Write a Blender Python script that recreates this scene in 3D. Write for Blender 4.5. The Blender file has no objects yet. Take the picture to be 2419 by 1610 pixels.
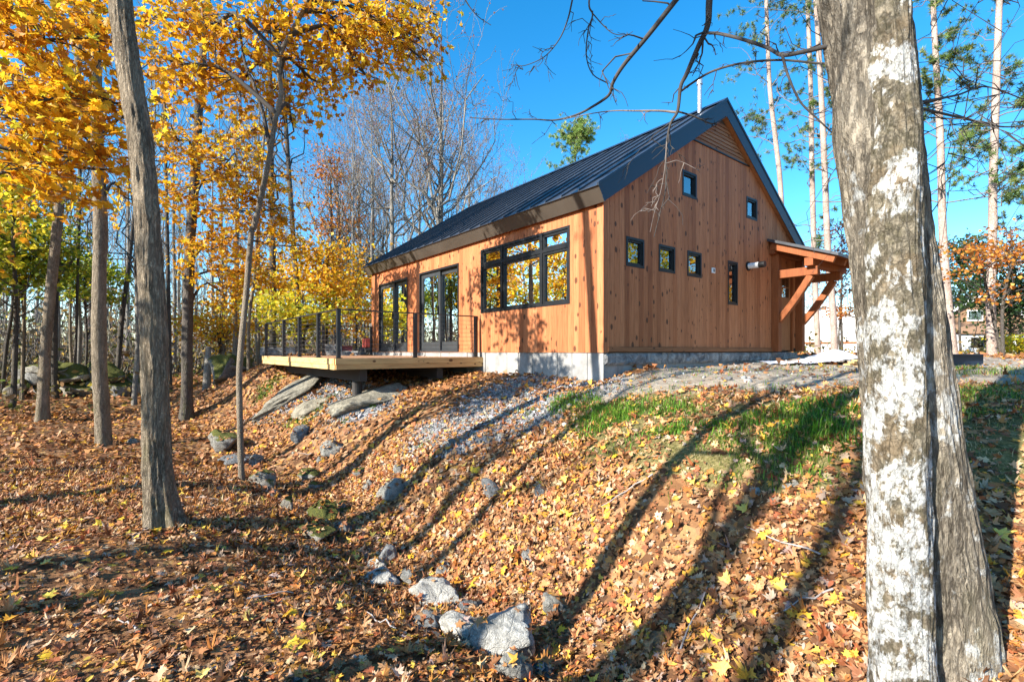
import bpy, math, random
import numpy as np
from mathutils import Vector, Matrix

# ------------------------------------------------------------------ camera, sky, sun, exposure
SC = bpy.context.scene
COL = SC.collection
EYE = 1.55            # height of the eye above the ground under the camera
F, CX, HY = 1152.0, 1209.5, 829.0     # focal length, principal column and horizon row of the photograph (pixels of 2419 x 1610)
SUN_AZ, SUN_EL = math.radians(37.0), math.radians(28.0)   # plan angle in which shadows fall (from +X towards +Y), elevation
cam_d = bpy.data.cameras.new("camera")
cam_d.sensor_width = 36.0
cam_d.lens = F / 2419.0 * 36.0
cam_d.shift_y = (HY - 805.0) / 2419.0
cam_d.clip_start, cam_d.clip_end = 0.05, 3000.0
cam = bpy.data.objects.new("camera", cam_d)
cam.location = (0, 0, EYE)
cam.rotation_euler = (math.radians(90), 0, 0)
COL.objects.link(cam)
SC.camera = cam

world = bpy.data.worlds.new("World")
SC.world = world
world.use_nodes = True
wn, wl = world.node_tree.nodes, world.node_tree.links
wn.clear()
sky = wn.new("ShaderNodeTexSky")
sky.sky_type = 'NISHITA'
sky.sun_disc = False
sky.sun_elevation = SUN_EL
# direction towards the sun in plan: (-cos az, -sin az); the node measures clockwise from +Y
sky.sun_rotation = math.atan2(-math.cos(SUN_AZ), -math.sin(SUN_AZ))
sky.altitude = 300
sky.air_density, sky.dust_density, sky.ozone_density = 1.0, 0.35, 3.0
hs = wn.new("ShaderNodeHueSaturation")
hs.inputs["Saturation"].default_value = 1.36
hs.inputs["Hue"].default_value = 0.493
bg = wn.new("ShaderNodeBackground")
bg.inputs["Strength"].default_value = 0.13
wo = wn.new("ShaderNodeOutputWorld")
wl.new(sky.outputs[0], hs.inputs["Color"])
wl.new(hs.outputs[0], bg.inputs["Color"])
wl.new(bg.outputs[0], wo.inputs[0])

sun_d = bpy.data.lights.new("sun", 'SUN')
sun_d.energy = 5.0
sun_d.angle = math.radians(0.53)
sun_d.color = (1.0, 0.945, 0.86)
sun = bpy.data.objects.new("sun", sun_d)
_S = Vector((-math.cos(SUN_AZ) * math.cos(SUN_EL), -math.sin(SUN_AZ) * math.cos(SUN_EL), math.sin(SUN_EL)))
sun.rotation_euler = _S.to_track_quat('Z', 'Y').to_euler()
sun.location = (-20, -20, 30)
COL.objects.link(sun)

SC.view_settings.view_transform = 'Standard'
SC.view_settings.look = 'None'
SC.view_settings.exposure = 1.38
SC.view_settings.gamma = 1.0
SC.view_settings.use_curve_mapping = False
SC.render.engine = 'CYCLES'
SC.cycles.max_bounces = 7
SC.cycles.diffuse_bounces = 3
SC.cycles.glossy_bounces = 3
SC.cycles.transmission_bounces = 4
SC.cycles.transparent_max_bounces = 10
SC.cycles.caustics_reflective = False
SC.cycles.caustics_refractive = False
SC.cycles.sample_clamp_indirect = 6.0

rng = np.random.default_rng(11)
random.seed(5)

# ------------------------------------------------------------------ helpers
def P(px, py, Y):
    return np.array([(px - CX) / F * Y, Y, EYE - (py - HY) / F * Y])

def _h(ix, iy, iz, seed):
    n = (ix.astype(np.int64) * 374761393 + iy.astype(np.int64) * 668265263 + iz.astype(np.int64) * 2147483647 + seed * 974711) & 0xffffffff
    n = ((n ^ (n >> 13)) * 1274126177) & 0xffffffff
    n = (n ^ (n >> 16)) & 0xffffffff
    return n / 4294967295.0

def vnoise(p, seed=0):
    p = np.asarray(p, float)
    i = np.floor(p).astype(np.int64)
    f = p - i
    f = f * f * (3 - 2 * f)
    r = 0
    for dx in (0, 1):
        for dy in (0, 1):
            for dz in (0, 1):
                w = (f[..., 0] if dx else 1 - f[..., 0]) * (f[..., 1] if dy else 1 - f[..., 1]) * (f[..., 2] if dz else 1 - f[..., 2])
                r = r + w * _h(i[..., 0] + dx, i[..., 1] + dy, i[..., 2] + dz, seed)
    return r

def fbm(p, o=4, seed=0):
    p = np.asarray(p, float)
    r, a, s = 0, 0.5, 0
    for k in range(o):
        r = r + a * (vnoise(p, seed + k) - 0.5)
        s += a
        a *= 0.5
        p = p * 2.03 + 17.3
    return r / s * 2

def unit(v):
    return v / np.maximum(np.linalg.norm(v, axis=-1, keepdims=True), 1e-9)

def mesh_np(name, V, faces, col=None, smooth=True, mat=None):
    """faces: list of integer arrays (n,3) or (n,4)."""
    me = bpy.data.meshes.new(name)
    V = np.asarray(V, np.float32).reshape(-1, 3)
    me.vertices.add(len(V))
    me.vertices.foreach_set("co", V.ravel())
    loops = np.concatenate([f.ravel() for f in faces]).astype(np.int32)
    starts, o = [], 0
    for f in faces:
        n, k = f.shape
        starts.append(o + np.arange(n) * k)
        o += n * k
    starts = np.concatenate(starts).astype(np.int32)
    me.loops.add(len(loops))
    me.loops.foreach_set("vertex_index", loops)
    me.polygons.add(len(starts))
    me.polygons.foreach_set("loop_start", starts)
    me.polygons.foreach_set("use_smooth", np.full(len(starts), smooth, dtype=bool))
    if col is not None:
        a = me.attributes.new("Col", 'FLOAT_COLOR', 'POINT')
        c = np.ones((len(V), 4), np.float32)
        c[:, :3] = col
        a.data.foreach_set("color", c.ravel())
    me.update(calc_edges=True)
    if mat:
        me.materials.append(mat)
    return me

def link(name, me, parent=None, label=None, cat=None, group=None, kind=None):
    o = bpy.data.objects.new(name, me)
    COL.objects.link(o)
    if parent is not None:
        o.parent = parent
    if label: o["label"] = label
    if cat: o["category"] = cat
    if group: o["group"] = group
    if kind: o["kind"] = kind
    return o

def empty(name, loc, label, cat, group=None, rz=0.0):
    o = link(name, None, None, label, cat, group)
    o.empty_display_size = 0.2
    o.location = tuple(float(c) for c in loc)
    o.rotation_euler = (0, 0, rz)
    return o

class MB:
    """collects polygons of one piece"""
    def __init__(self):
        self.v, self.f = [], []
    def poly(self, pts):
        b = len(self.v)
        self.v += [tuple(map(float, p)) for p in pts]
        self.f.append(tuple(range(b, b + len(pts))))
    def box(self, a, b):
        x0, y0, z0 = a; x1, y1, z1 = b
        k = len(self.v)
        self.v += [(x0,y0,z0),(x1,y0,z0),(x1,y1,z0),(x0,y1,z0),(x0,y0,z1),(x1,y0,z1),(x1,y1,z1),(x0,y1,z1)]
        self.f += [(k,k+3,k+2,k+1),(k+4,k+5,k+6,k+7),(k,k+1,k+5,k+4),(k+1,k+2,k+6,k+5),(k+2,k+3,k+7,k+6),(k+3,k,k+4,k+7)]
        return self
    def loft(self, A, B):
        """closed prism between two polygons of equal length"""
        n, k = len(A), len(self.v)
        self.v += [tuple(map(float, p)) for p in A] + [tuple(map(float, p)) for p in B]
        self.f.append(tuple(range(k + n - 1, k - 1, -1)))
        self.f.append(tuple(range(k + n, k + 2 * n)))
        for i in range(n):
            j = (i + 1) % n
            self.f.append((k + i, k + j, k + n + j, k + n + i))
        return self
    def bar(self, a, b, w, h, up=(0, 0, 1)):
        """rectangular timber from a to b: w sideways, h along up"""
        a, b = Vector(a), Vector(b)
        t = (b - a).normalized()
        s = t.cross(Vector(up)).normalized()
        u = s.cross(t).normalized()
        q = [(-1,-1),(1,-1),(1,1),(-1,1)]
        return self.loft([a + s*(i*w/2) + u*(j*h/2) for i, j in q], [b + s*(i*w/2) + u*(j*h/2) for i, j in q])
    def cyl(self, a, b, r0, r1=None, n=12):
        r1 = r0 if r1 is None else r1
        a, b = Vector(a), Vector(b)
        t = (b - a).normalized()
        s = t.orthogonal().normalized(); u = t.cross(s)
        ang = [2 * math.pi * i / n for i in range(n)]
        return self.loft([a + (s*math.cos(q) + u*math.sin(q)) * r0 for q in ang], [b + (s*math.cos(q) + u*math.sin(q)) * r1 for q in ang])
    def build(self, name, mat, parent=None, bevel=0.0, smooth=False, **kw):
        me = bpy.data.meshes.new(name)
        me.from_pydata(self.v, [], self.f)
        me.materials.append(mat)
        if smooth:
            me.polygons.foreach_set("use_smooth", np.ones(len(me.polygons), dtype=bool))
        me.update()
        o = link(name, me, parent, **kw)
        if bevel:
            m = o.modifiers.new("bevel", 'BEVEL'); m.width = bevel; m.segments = 2; m.limit_method = 'ANGLE'
        return o

def tubes(paths, radii, sides=6):
    """paths (N,K,3), radii (N,K) -> vertices, quads"""
    N, K, _ = paths.shape
    t = unit(np.gradient(paths, axis=1))
    ref = np.zeros_like(t); ref[..., 0] = 1.0
    m = unit(t.mean(axis=1))
    alt = np.abs(m[:, 0]) > 0.8
    ref[alt] = (0, 1, 0)
    a = unit(np.cross(t, ref)); b = np.cross(t, a)
    ang = np.arange(sides) * 2 * np.pi / sides
    V = paths[:, :, None, :] + radii[:, :, None, None] * (a[:, :, None, :] * np.cos(ang)[None, None, :, None] + b[:, :, None, :] * np.sin(ang)[None, None, :, None])
    idx = np.arange(N * K * sides).reshape(N, K, sides)
    i0 = idx[:, :-1, :]; i1 = idx[:, 1:, :]
    q = np.stack([i0, np.roll(i0, -1, 2), np.roll(i1, -1, 2), i1], -1).reshape(-1, 4)
    return V.reshape(-1, 3), q

def smooth_path(pts, n):
    """Catmull-Rom through pts, n samples"""
    p = np.asarray(pts, float)
    p = np.vstack([2 * p[0] - p[1], p, 2 * p[-1] - p[-2]])
    m = len(p) - 3
    t = np.linspace(0, m - 1e-6, n)
    i = t.astype(int); f = (t - i)[:, None]
    a, b, c, d = p[i], p[i + 1], p[i + 2], p[i + 3]
    return 0.5 * (2*b + (c - a)*f + (2*a - 5*b + 4*c - d)*f**2 + (3*b - a - 3*c + d)*f**3)

# ------------------------------------------------------------------ materials
class NT:
    def __init__(self, name):
        self.m = bpy.data.materials.new(name)
        self.m.use_nodes = True
        self.nt = self.m.node_tree
        self.nt.nodes.clear()
        self.out = self.n("OutputMaterial")
    def n(self, kind, **kw):
        x = self.nt.nodes.new("ShaderNode" + kind)
        for k, v in kw.items():
            if hasattr(x, k): setattr(x, k, v)
            else: x.inputs[k.replace("_", " ")].default_value = v
        return x
    def l(self, a, b):
        self.nt.links.new(a, b)
    def coord(self, which="Object", scale=(1, 1, 1), offset=None):
        tc = self.n("TexCoord")
        mp = self.n("Mapping")
        mp.inputs["Scale"].default_value = scale
        self.l(tc.outputs[which], mp.inputs["Vector"])
        if offset is not None:
            self.l(offset, mp.inputs["Location"])
        return mp.outputs[0]
    def noise(self, vec, scale, detail=4, rough=0.55, dist=0.0):
        x = self.n("TexNoise")
        x.inputs["Scale"].default_value = scale; x.inputs["Detail"].default_value = detail
        x.inputs["Roughness"].default_value = rough; x.inputs["Distortion"].default_value = dist
        self.l(vec, x.inputs["Vector"])
        return x.outputs["Fac"]
    def ramp(self, fac, stops, interp='LINEAR'):
        x = self.n("ValToRGB")
        x.color_ramp.interpolation = interp
        el = x.color_ramp.elements
        while len(el) < len(stops): el.new(0.5)
        for e, (p, c) in zip(el, stops):
            e.position = p
            e.color = (*c, 1) if len(c) == 3 else c
        self.l(fac, x.inputs[0])
        return x.outputs[0]
    def math(self, op, a, b=0.5, clamp=False):
        x = self.n("Math", operation=op, use_clamp=clamp)
        for k, v in ((0, a), (1, b)):
            if isinstance(v, (int, float)): x.inputs[k].default_value = v
            else: self.l(v, x.inputs[k])
        return x.outputs[0]
    def mix(self, fac, a, b, blend='MIX'):
        x = self.n("Mix", data_type='RGBA', blend_type=blend)
        for k, v in ((0, fac), (6, a), (7, b)):
            if isinstance(v, (int, float)): x.inputs[k].default_value = v
            elif isinstance(v, tuple): x.inputs[k].default_value = (*v, 1)
            else: self.l(v, x.inputs[k])
        return x.outputs[2]
    def bump(self, h, strength=0.5, dist=0.01):
        x = self.n("Bump")
        x.inputs["Strength"].default_value = strength; x.inputs["Distance"].default_value = dist
        self.l(h, x.inputs["Height"])
        return x.outputs[0]
    def bsdf(self, color, rough=0.8, normal=None, spec=0.3, metal=0.0):
        x = self.n("BsdfPrincipled")
        if isinstance(color, tuple): x.inputs["Base Color"].default_value = (*color, 1)
        else: self.l(color, x.inputs["Base Color"])
        if isinstance(rough, (int, float)): x.inputs["Roughness"].default_value = rough
        else: self.l(rough, x.inputs["Roughness"])
        x.inputs["Specular IOR Level"].default_value = spec
        x.inputs["Metallic"].default_value = metal
        if normal is not None: self.l(normal, x.inputs["Normal"])
        return x.outputs[0]
    def done(self, shader):
        self.l(shader, self.out.inputs["Surface"])
        return self.m

def attr(t, name="Col"):
    a = t.n("Attribute"); a.attribute_name = name
    return a

def m_cedar(name, base=(0.445, 0.160, 0.062), amount=1.0, knots=True, axis='z'):
    t = NT(name)
    oi = t.n("ObjectInfo")
    comb = t.n("CombineXYZ")
    t.l(t.math('MULTIPLY', oi.outputs["Random"], 37.0), comb.inputs[0])
    t.l(t.math('MULTIPLY', oi.outputs["Random"], 91.0), comb.inputs[1])
    t.l(t.math('MULTIPLY', oi.outputs["Random"], 53.0), comb.inputs[2])
    sc = {'z': (14, 14, 0.9), 'x': (0.9, 14, 14), 'y': (14, 0.9, 14)}[axis]
    g = t.noise(t.coord("Object", sc, comb.outputs[0]), 3.0, 6, 0.6, 0.35)
    fine = t.noise(t.coord("Object", tuple(s * 6 for s in sc), comb.outputs[0]), 2.0, 3, 0.6)
    b = base
    hi = tuple(min(1, c * 1.22) for c in b); lo = (b[0] * 0.70, b[1] * 0.62, b[2] * 0.55)
    c = t.ramp(g, [(0.28, lo), (0.5, b), (0.72, hi)])
    tone = t.ramp(oi.outputs["Random"], [(0.0, (0.68, 0.60, 0.54)), (0.25, (0.94, 0.92, 0.90)), (0.6, (1.0, 1.0, 1.0)), (0.8, (1.10, 1.15, 1.2)), (1.0, (0.90, 0.80, 0.72))])
    c = t.mix(amount, c, tone, 'MULTIPLY')
    c = t.mix(t.math('MULTIPLY', t.math('GREATER_THAN', fine, 0.6), 0.12), c, tuple(x * 0.5 for x in b))
    hgt = t.math('MULTIPLY', g, 0.4)
    if knots:
        v = t.n("TexVoronoi", voronoi_dimensions='3D')
        ks = {'z': (9, 9, 5.5), 'x': (5.5, 9, 9), 'y': (9, 5.5, 9)}[axis]
        wv = t.coord("Object", ks, comb.outputs[0])
        t.l(wv, v.inputs["Vector"]); v.inputs["Scale"].default_value = 1.0
        sep = t.n("SeparateColor"); t.l(v.outputs["Color"], sep.inputs[0])
        size = t.math('MULTIPLY', t.math('POWER', sep.outputs[0], 1.7), 0.33)
        k = t.math('SUBTRACT', size, v.outputs["Distance"])
        kf = t.math('MULTIPLY', t.math('MULTIPLY', k, 28.0, True), 1.0, True)
        halo = t.math('MULTIPLY', t.math('ADD', k, 0.09), 5.0, True)
        c = t.mix(t.math('MULTIPLY', halo, 0.5), c, (b[0] * 0.62, b[1] * 0.48, b[2] * 0.4))
        c = t.mix(t.math('MULTIPLY', kf, 0.85), c, (0.075, 0.030, 0.014))
    nb = t.bump(t.math('ADD', hgt, fine), 0.25, 0.004)
    return t.done(t.bsdf(c, 0.62, nb, 0.25))

def m_plain(name, color, rough=0.5, metal=0.0, spec=0.5, vary=0.12, scale=8.0, bump=0.0, coord="Object"):
    t = NT(name)
    n = t.noise(t.coord(coord), scale, 5, 0.6)
    lo = tuple(c * (1 - vary) for c in color); hi = tuple(min(1, c * (1 + vary)) for c in color)
    c = t.ramp(n, [(0.3, lo), (0.7, hi)])
    r = t.math('ADD', t.math('MULTIPLY', n, 0.2), rough - 0.1, True)
    return t.done(t.bsdf(c, r, t.bump(n, bump, 0.01) if bump else None, spec, metal))

def m_glass(name):
    t = NT(name)
    fr = t.n("Fresnel"); fr.inputs["IOR"].default_value = 2.05
    g = t.n("BsdfGlossy"); g.inputs["Roughness"].default_value = 0.003; g.inputs["Color"].default_value = (0.95, 0.97, 0.96, 1)
    # slight waviness of real panes
    nz = t.noise(t.coord("Object"), 1.6, 2, 0.4)
    t.l(t.bump(nz, 0.05, 0.02), g.inputs["Normal"])
    tr = t.n("BsdfTransparent"); tr.inputs["Color"].default_value = (0.55, 0.60, 0.58, 1)
    mx = t.n("MixShader")
    f = t.math('ADD', t.math('MULTIPLY', fr.outputs[0], 1.0), 0.12, True)
    t.l(f, mx.inputs[0]); t.l(tr.outputs[0], mx.inputs[1]); t.l(g.outputs[0], mx.inputs[2])
    return t.done(mx.outputs[0])

def m_concrete(name, color=(0.30, 0.29, 0.27), rough=0.9, scale=3.0, bump=0.4):
    t = NT(name)
    co = t.coord("Object")
    a = t.noise(co, scale, 6, 0.65)
    b = t.noise(co, scale * 14, 4, 0.6)
    c = t.ramp(a, [(0.3, tuple(x * 0.66 for x in color)), (0.52, color), (0.72, tuple(min(1, x * 1.25) for x in color))])
    c = t.mix(t.math('MULTIPLY', t.math('GREATER_THAN', b, 0.62), 0.3), c, tuple(x * 0.55 for x in color))
    return t.done(t.bsdf(c, rough, t.bump(t.math('ADD', a, t.math('MULTIPLY', b, 0.6)), bump, 0.02), 0.2))

def m_granite(name):
    t = NT(name)
    co = t.coord("Object")
    a = t.noise(co, 4.2, 8, 0.72, 0.9); b = t.noise(co, 60, 3, 0.7); d = t.noise(co, 7, 5, 0.7)
    c = t.ramp(a, [(0.32, (0.06, 0.06, 0.062)), (0.47, (0.20, 0.195, 0.19)), (0.64, (0.40, 0.385, 0.36))])
    c = t.mix(t.math('MULTIPLY', t.math('GREATER_THAN', b, 0.58), 0.45), c, (0.09, 0.09, 0.1))
    return t.done(t.bsdf(c, 0.9, t.bump(t.math('ADD', t.math('ADD', a, d), t.math('MULTIPLY', b, 0.3)), 0.7, 0.04), 0.2))

def m_bark(name, dark, light, sxy=38.0, sz=9.0, bump=0.9, lichen=0.0, moss=0.0, dist=0.012, crack=0.16, mottle=0.0, soft=0.0, warp=0.05, ridge=False):
    """plates of bark parted by darker fissures, stretched along the trunk"""
    t = NT(name)
    tc = t.n("TexCoord")
    wob = t.n("TexNoise"); wob.inputs["Scale"].default_value = 9.0; wob.inputs["Detail"].default_value = 3
    wm = t.n("Mapping"); wm.inputs["Scale"].default_value = (1, 1, .35); t.l(tc.outputs["Object"], wm.inputs["Vector"]); t.l(wm.outputs[0], wob.inputs["Vector"])
    add = t.n("VectorMath", operation='MULTIPLY_ADD'); t.l(wob.outputs["Color"], add.inputs[0]); add.inputs[1].default_value = (warp, warp, warp); t.l(tc.outputs["Object"], add.inputs[2])
    mp = t.n("Mapping"); mp.inputs["Scale"].default_value = (sxy, sxy, sz); t.l(add.outputs[0], mp.inputs["Vector"])
    v = t.n("TexVoronoi", feature='DISTANCE_TO_EDGE'); v.inputs["Scale"].default_value = 1.0; t.l(mp.outputs[0], v.inputs["Vector"])
    vc = t.n("TexVoronoi"); vc.inputs["Scale"].default_value = 1.0; t.l(mp.outputs[0], vc.inputs["Vector"])
    sep = t.n("SeparateColor"); t.l(vc.outputs["Color"], sep.inputs[0])
    fine = t.noise(t.coord("Object", (sxy * 1.6, sxy * 1.6, sz * 2.2)), 1.3, 6, 0.7)
    big = t.noise(t.coord("Object", (2.2, 2.2, 1.1)), 1.7, 5, 0.62)
    plate = t.ramp(v.outputs["Distance"], [(0.0, (soft, soft, soft)), (crack, (max(.75, soft),) * 3), (crack * 2.4, (1, 1, 1))])
    if ridge:
        rn = t.noise(mp.outputs[0], 0.42, 7, 0.66, 0.25)
        rg = t.math('MULTIPLY', t.math('ABSOLUTE', t.math('SUBTRACT', rn, 0.5)), 6.0)
        rn2 = t.noise(t.coord("Object", (sxy * .9, sxy * .9, sz * 3.2)), 0.5, 5, 0.7)
        rg2 = t.math('MULTIPLY', t.math('ABSOLUTE', t.math('SUBTRACT', rn2, 0.5)), 9.0)
        rg = t.math('MINIMUM', rg, t.math('ADD', rg2, .18))
        plate = t.ramp(rg, [(0.0, (soft, soft, soft)), (crack * 1.6, (max(.7, soft),) * 3), (crack * 4, (1, 1, 1))])
    c = t.mix(plate, dark, light)
    c = t.mix(t.math('MULTIPLY', sep.outputs[0], 0.45), c, tuple(x * 0.55 for x in light))
    c = t.mix(t.ramp(fine, [(0.42, (0, 0, 0)), (0.60, (.9, .9, .9))]), c, tuple((x + y) / 2 * .62 for x, y in zip(dark, light)))
    c = t.mix(t.math('MULTIPLY', t.ramp(big, [(0.42, (0, 0, 0)), (0.66, (1, 1, 1))]), 0.4), c, tuple(min(1, x * 1.25) for x in light))
    if mottle:
        m3 = t.noise(t.coord("Object", (1, 1, .8)), 34.0, 5, 0.7)
        c = t.mix(t.math('MULTIPLY', t.ramp(m3, [(0.44, (0, 0, 0)), (0.58, (1, 1, 1))]), mottle), c, (0.105, 0.09, 0.055))
        m4 = t.noise(t.coord("Object"), 6.0, 4, 0.65)
        c = t.mix(t.math('MULTIPLY', t.ramp(m4, [(0.5, (0, 0, 0)), (0.64, (1, 1, 1))]), mottle * .7), c, (0.20, 0.14, 0.08))
    if lichen:
        l1 = t.noise(t.coord("Object", (1, 1, .75)), 6.5, 7, 0.66, 0.25)
        sp0 = t.n("SeparateXYZ"); t.l(tc.outputs["Object"], sp0.inputs[0])
        low = t.math('MULTIPLY', t.math('SUBTRACT', 2.0, sp0.outputs[2]), 0.032)      # denser towards the foot
        lf = t.ramp(t.math('ADD', l1, low), [(0.565 - 0.06 * lichen, (0, 0, 0)), (0.605 - 0.06 * lichen, (1, 1, 1))])
        l2 = t.noise(t.coord("Object", (1, 1, .7)), 30.0, 6, 0.75)
        lf = t.math('MULTIPLY', lf, t.ramp(l2, [(0.40, (0, 0, 0)), (0.52, (1, 1, 1))]))
        c = t.mix(t.math('MULTIPLY', lf, 0.9), c, (0.62, 0.62, 0.58))
    if moss:
        m1 = t.noise(t.coord("Object", (5, 5, 1.5)), 1.6, 5, 0.65)
        sp = t.n("SeparateXYZ"); t.l(tc.outputs["Object"], sp.inputs[0])
        low = t.math('SUBTRACT', 1.0, t.math('MULTIPLY', sp.outputs[2], 0.35), True)
        c = t.mix(t.math('MULTIPLY', t.math('MULTIPLY', t.ramp(m1, [(0.47, (0, 0, 0)), (0.62, (1, 1, 1))]), low), moss), c, (0.10, 0.11, 0.025))
    h = t.math('ADD', plate, t.math('MULTIPLY', fine, 1.1))
    return t.done(t.bsdf(c, 0.93, t.bump(h, bump, dist), 0.12))

def m_leaf(name, rough=0.55, trans=0.42, spec=0.3, tint=(1, 1, 1)):
    t = NT(name)
    a = attr(t)
    co = t.coord("Object")
    n = t.noise(co, 22.0, 3, 0.6)
    c = t.mix(t.math('MULTIPLY', t.ramp(n, [(0.45, (0, 0, 0)), (0.7, (1, 1, 1))]), 0.35), a.outputs["Color"], tint, 'MULTIPLY') if tint != (1, 1, 1) else a.outputs["Color"]
    c2 = t.mix(t.math('MULTIPLY', n, 0.35), c, (0.28, 0.10, 0.02), 'MIX') if tint != (1, 1, 1) else c
    p = t.bsdf(c2, rough, None, spec)
    if trans <= 0:
        return t.done(p)
    tr = t.n("BsdfTranslucent"); t.l(c2, tr.inputs["Color"])
    mx = t.n("MixShader"); mx.inputs[0].default_value = trans
    t.l(p, mx.inputs[1]); t.l(tr.outputs[0], mx.inputs[2])
    return t.done(mx.outputs[0])

def m_rock(name, base=(0.30, 0.295, 0.275), moss=0.0):
    t = NT(name)
    oi = t.n("ObjectInfo")
    co = t.coord("Object")
    a = t.noise(co, 7.0, 8, 0.7, 0.8); b = t.noise(co, 30, 6, 0.75); d = t.noise(co, 120, 3, 0.65)
    v = t.n("TexVoronoi", feature='DISTANCE_TO_EDGE'); v.inputs["Scale"].default_value = 5.0
    w = t.n("VectorMath", operation='MULTIPLY_ADD'); nz = t.n("TexNoise"); nz.inputs["Scale"].default_value = 6.0; t.l(co, nz.inputs["Vector"])
    t.l(nz.outputs["Color"], w.inputs[0]); w.inputs[1].default_value = (.35, .35, .35); t.l(co, w.inputs[2]); t.l(w.outputs[0], v.inputs["Vector"])
    c = t.ramp(a, [(0.30, tuple(x * 0.38 for x in base)), (0.46, tuple(x * .85 for x in base)), (0.62, tuple(min(1, x * 1.35) for x in base))])
    c = t.mix(t.math('MULTIPLY', t.ramp(b, [(0.5, (0, 0, 0)), (0.6, (1, 1, 1))]), 0.55), c, tuple(x * 0.40 for x in base))
    c = t.mix(t.math('MULTIPLY', t.ramp(d, [(0.55, (0, 0, 0)), (0.66, (1, 1, 1))]), 0.4), c, tuple(x * 0.3 for x in base))
    cr = t.ramp(v.outputs["Distance"], [(0.0, (0, 0, 0)), (0.03, (1, 1, 1))])
    c = t.mix(t.math('MULTIPLY', t.math('SUBTRACT', 1.0, cr), .16), c, tuple(x * 0.18 for x in base))
    tone = t.ramp(oi.outputs["Random"], [(0, (0.62, 0.64, 0.68)), (0.5, (1, 0.98, 0.93)), (1, (1.15, 1.1, 1.0))])
    c = t.mix(1.0, c, tone, 'MULTIPLY')
    if moss:
        g = t.n("NewGeometry"); sp = t.n("SeparateXYZ"); t.l(g.outputs["Normal"], sp.inputs[0])
        up = t.math('ADD', sp.outputs[2], t.math('MULTIPLY', a, 0.9))
        f = t.ramp(up, [(0.98 - 0.25 * moss, (0, 0, 0)), (1.12 - 0.25 * moss, (1, 1, 1))])
        mc = t.ramp(b, [(0.35, (0.04, 0.048, 0.008)), (0.65, (0.14, 0.14, 0.022))])
        c = t.mix(t.math('MULTIPLY', f, 0.95), c, mc)
    hh = t.math('ADD', t.math('MULTIPLY', cr, .18), t.math('ADD', a, t.math('ADD', t.math('MULTIPLY', b, 0.55), t.math('MULTIPLY', d, 0.15))))
    return t.done(t.bsdf(c, 0.92, t.bump(hh, 0.95, 0.035), 0.2))

M = {}
M['cedar'] = m_cedar("cedar_siding")
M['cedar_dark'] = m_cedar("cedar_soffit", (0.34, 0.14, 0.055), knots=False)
M['cedar_h'] = m_cedar("cedar_louvre", (0.34, 0.15, 0.065), axis='x')
M['timber'] = m_cedar("oiled_timber", (0.26, 0.078, 0.023), 0.5, knots=False)
M['deck_board'] = m_cedar("deck_board", (0.46, 0.25, 0.13), axis='y', knots=False)
M['pine_lumber'] = m_cedar("pressure_treated_lumber", (0.60, 0.40, 0.17), axis='x', knots=True, amount=0.5)
M['pine_lumber_y'] = m_cedar("pressure_treated_lumber_y", (0.60, 0.40, 0.17), axis='y', knots=True, amount=0.5)
M['sheathing'] = m_plain("sheathing", (0.06, 0.045, 0.035), 0.9)
M['roof_metal'] = m_plain("standing_seam_metal", (0.030, 0.034, 0.042), 0.36, 0.0, 0.7, 0.2, 2.0)
M['rake_metal'] = m_plain("rake_metal", (0.018, 0.030, 0.052), 0.45, 0.0, 0.4, 0.15, 2.0)
M['bronze'] = m_plain("bronze_fascia", (0.075, 0.060, 0.046), 0.45, 0.0, 0.5, 0.15, 2.0)
M['frame'] = m_plain("black_window_frame", (0.011, 0.012, 0.013), 0.42, 0.0, 0.3, 0.15, 5.0)
M['door_frame'] = m_plain("door_frame", (0.035, 0.038, 0.04), 0.38, 0.0, 0.5, 0.15, 5.0)
M['glass'] = m_glass("window_glass")
M['concrete'] = m_concrete("concrete")
M['granite'] = m_granite("granite")
M['black_metal'] = m_plain("black_railing", (0.018, 0.018, 0.018), 0.45, 0.0, 0.5, 0.2, 6.0)
M['cable'] = m_plain("steel_cable", (0.22, 0.20, 0.19), 0.35, 0.8, 0.5, 0.1)
M['white_pipe'] = m_plain("white_pvc", (0.78, 0.78, 0.76), 0.4, 0.0, 0.5, 0.04)
M['steel_pipe'] = m_plain("galvanised_flue", (0.55, 0.55, 0.55), 0.35, 0.75, 0.5, 0.15)
M['interior'] = m_plain("interior_plaster", (0.30, 0.27, 0.23), 0.9, vary=0.05)
M['int_floor'] = m_cedar("interior_floor", (0.30, 0.17, 0.08), axis='y', knots=False)
M['beam_dark'] = m_plain("dark_stained_beam", (0.035, 0.03, 0.026), 0.8)
M['white_paint'] = m_plain("white_paint", (0.80, 0.80, 0.78), 0.6, vary=0.05)
# ------------------------------------------------------------------ the house frame (u along the gable, v along the long wall)
AX = math.radians(38.28)
D2 = np.array([math.cos(AX), math.sin(AX)]); D1 = np.array([-math.sin(AX), math.cos(AX)])
HC = np.array([1.496, 8.0])
W, L = 7.5, 9.6
def house_xy(u, v):
    return HC + u * D2 + v * D1

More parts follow.
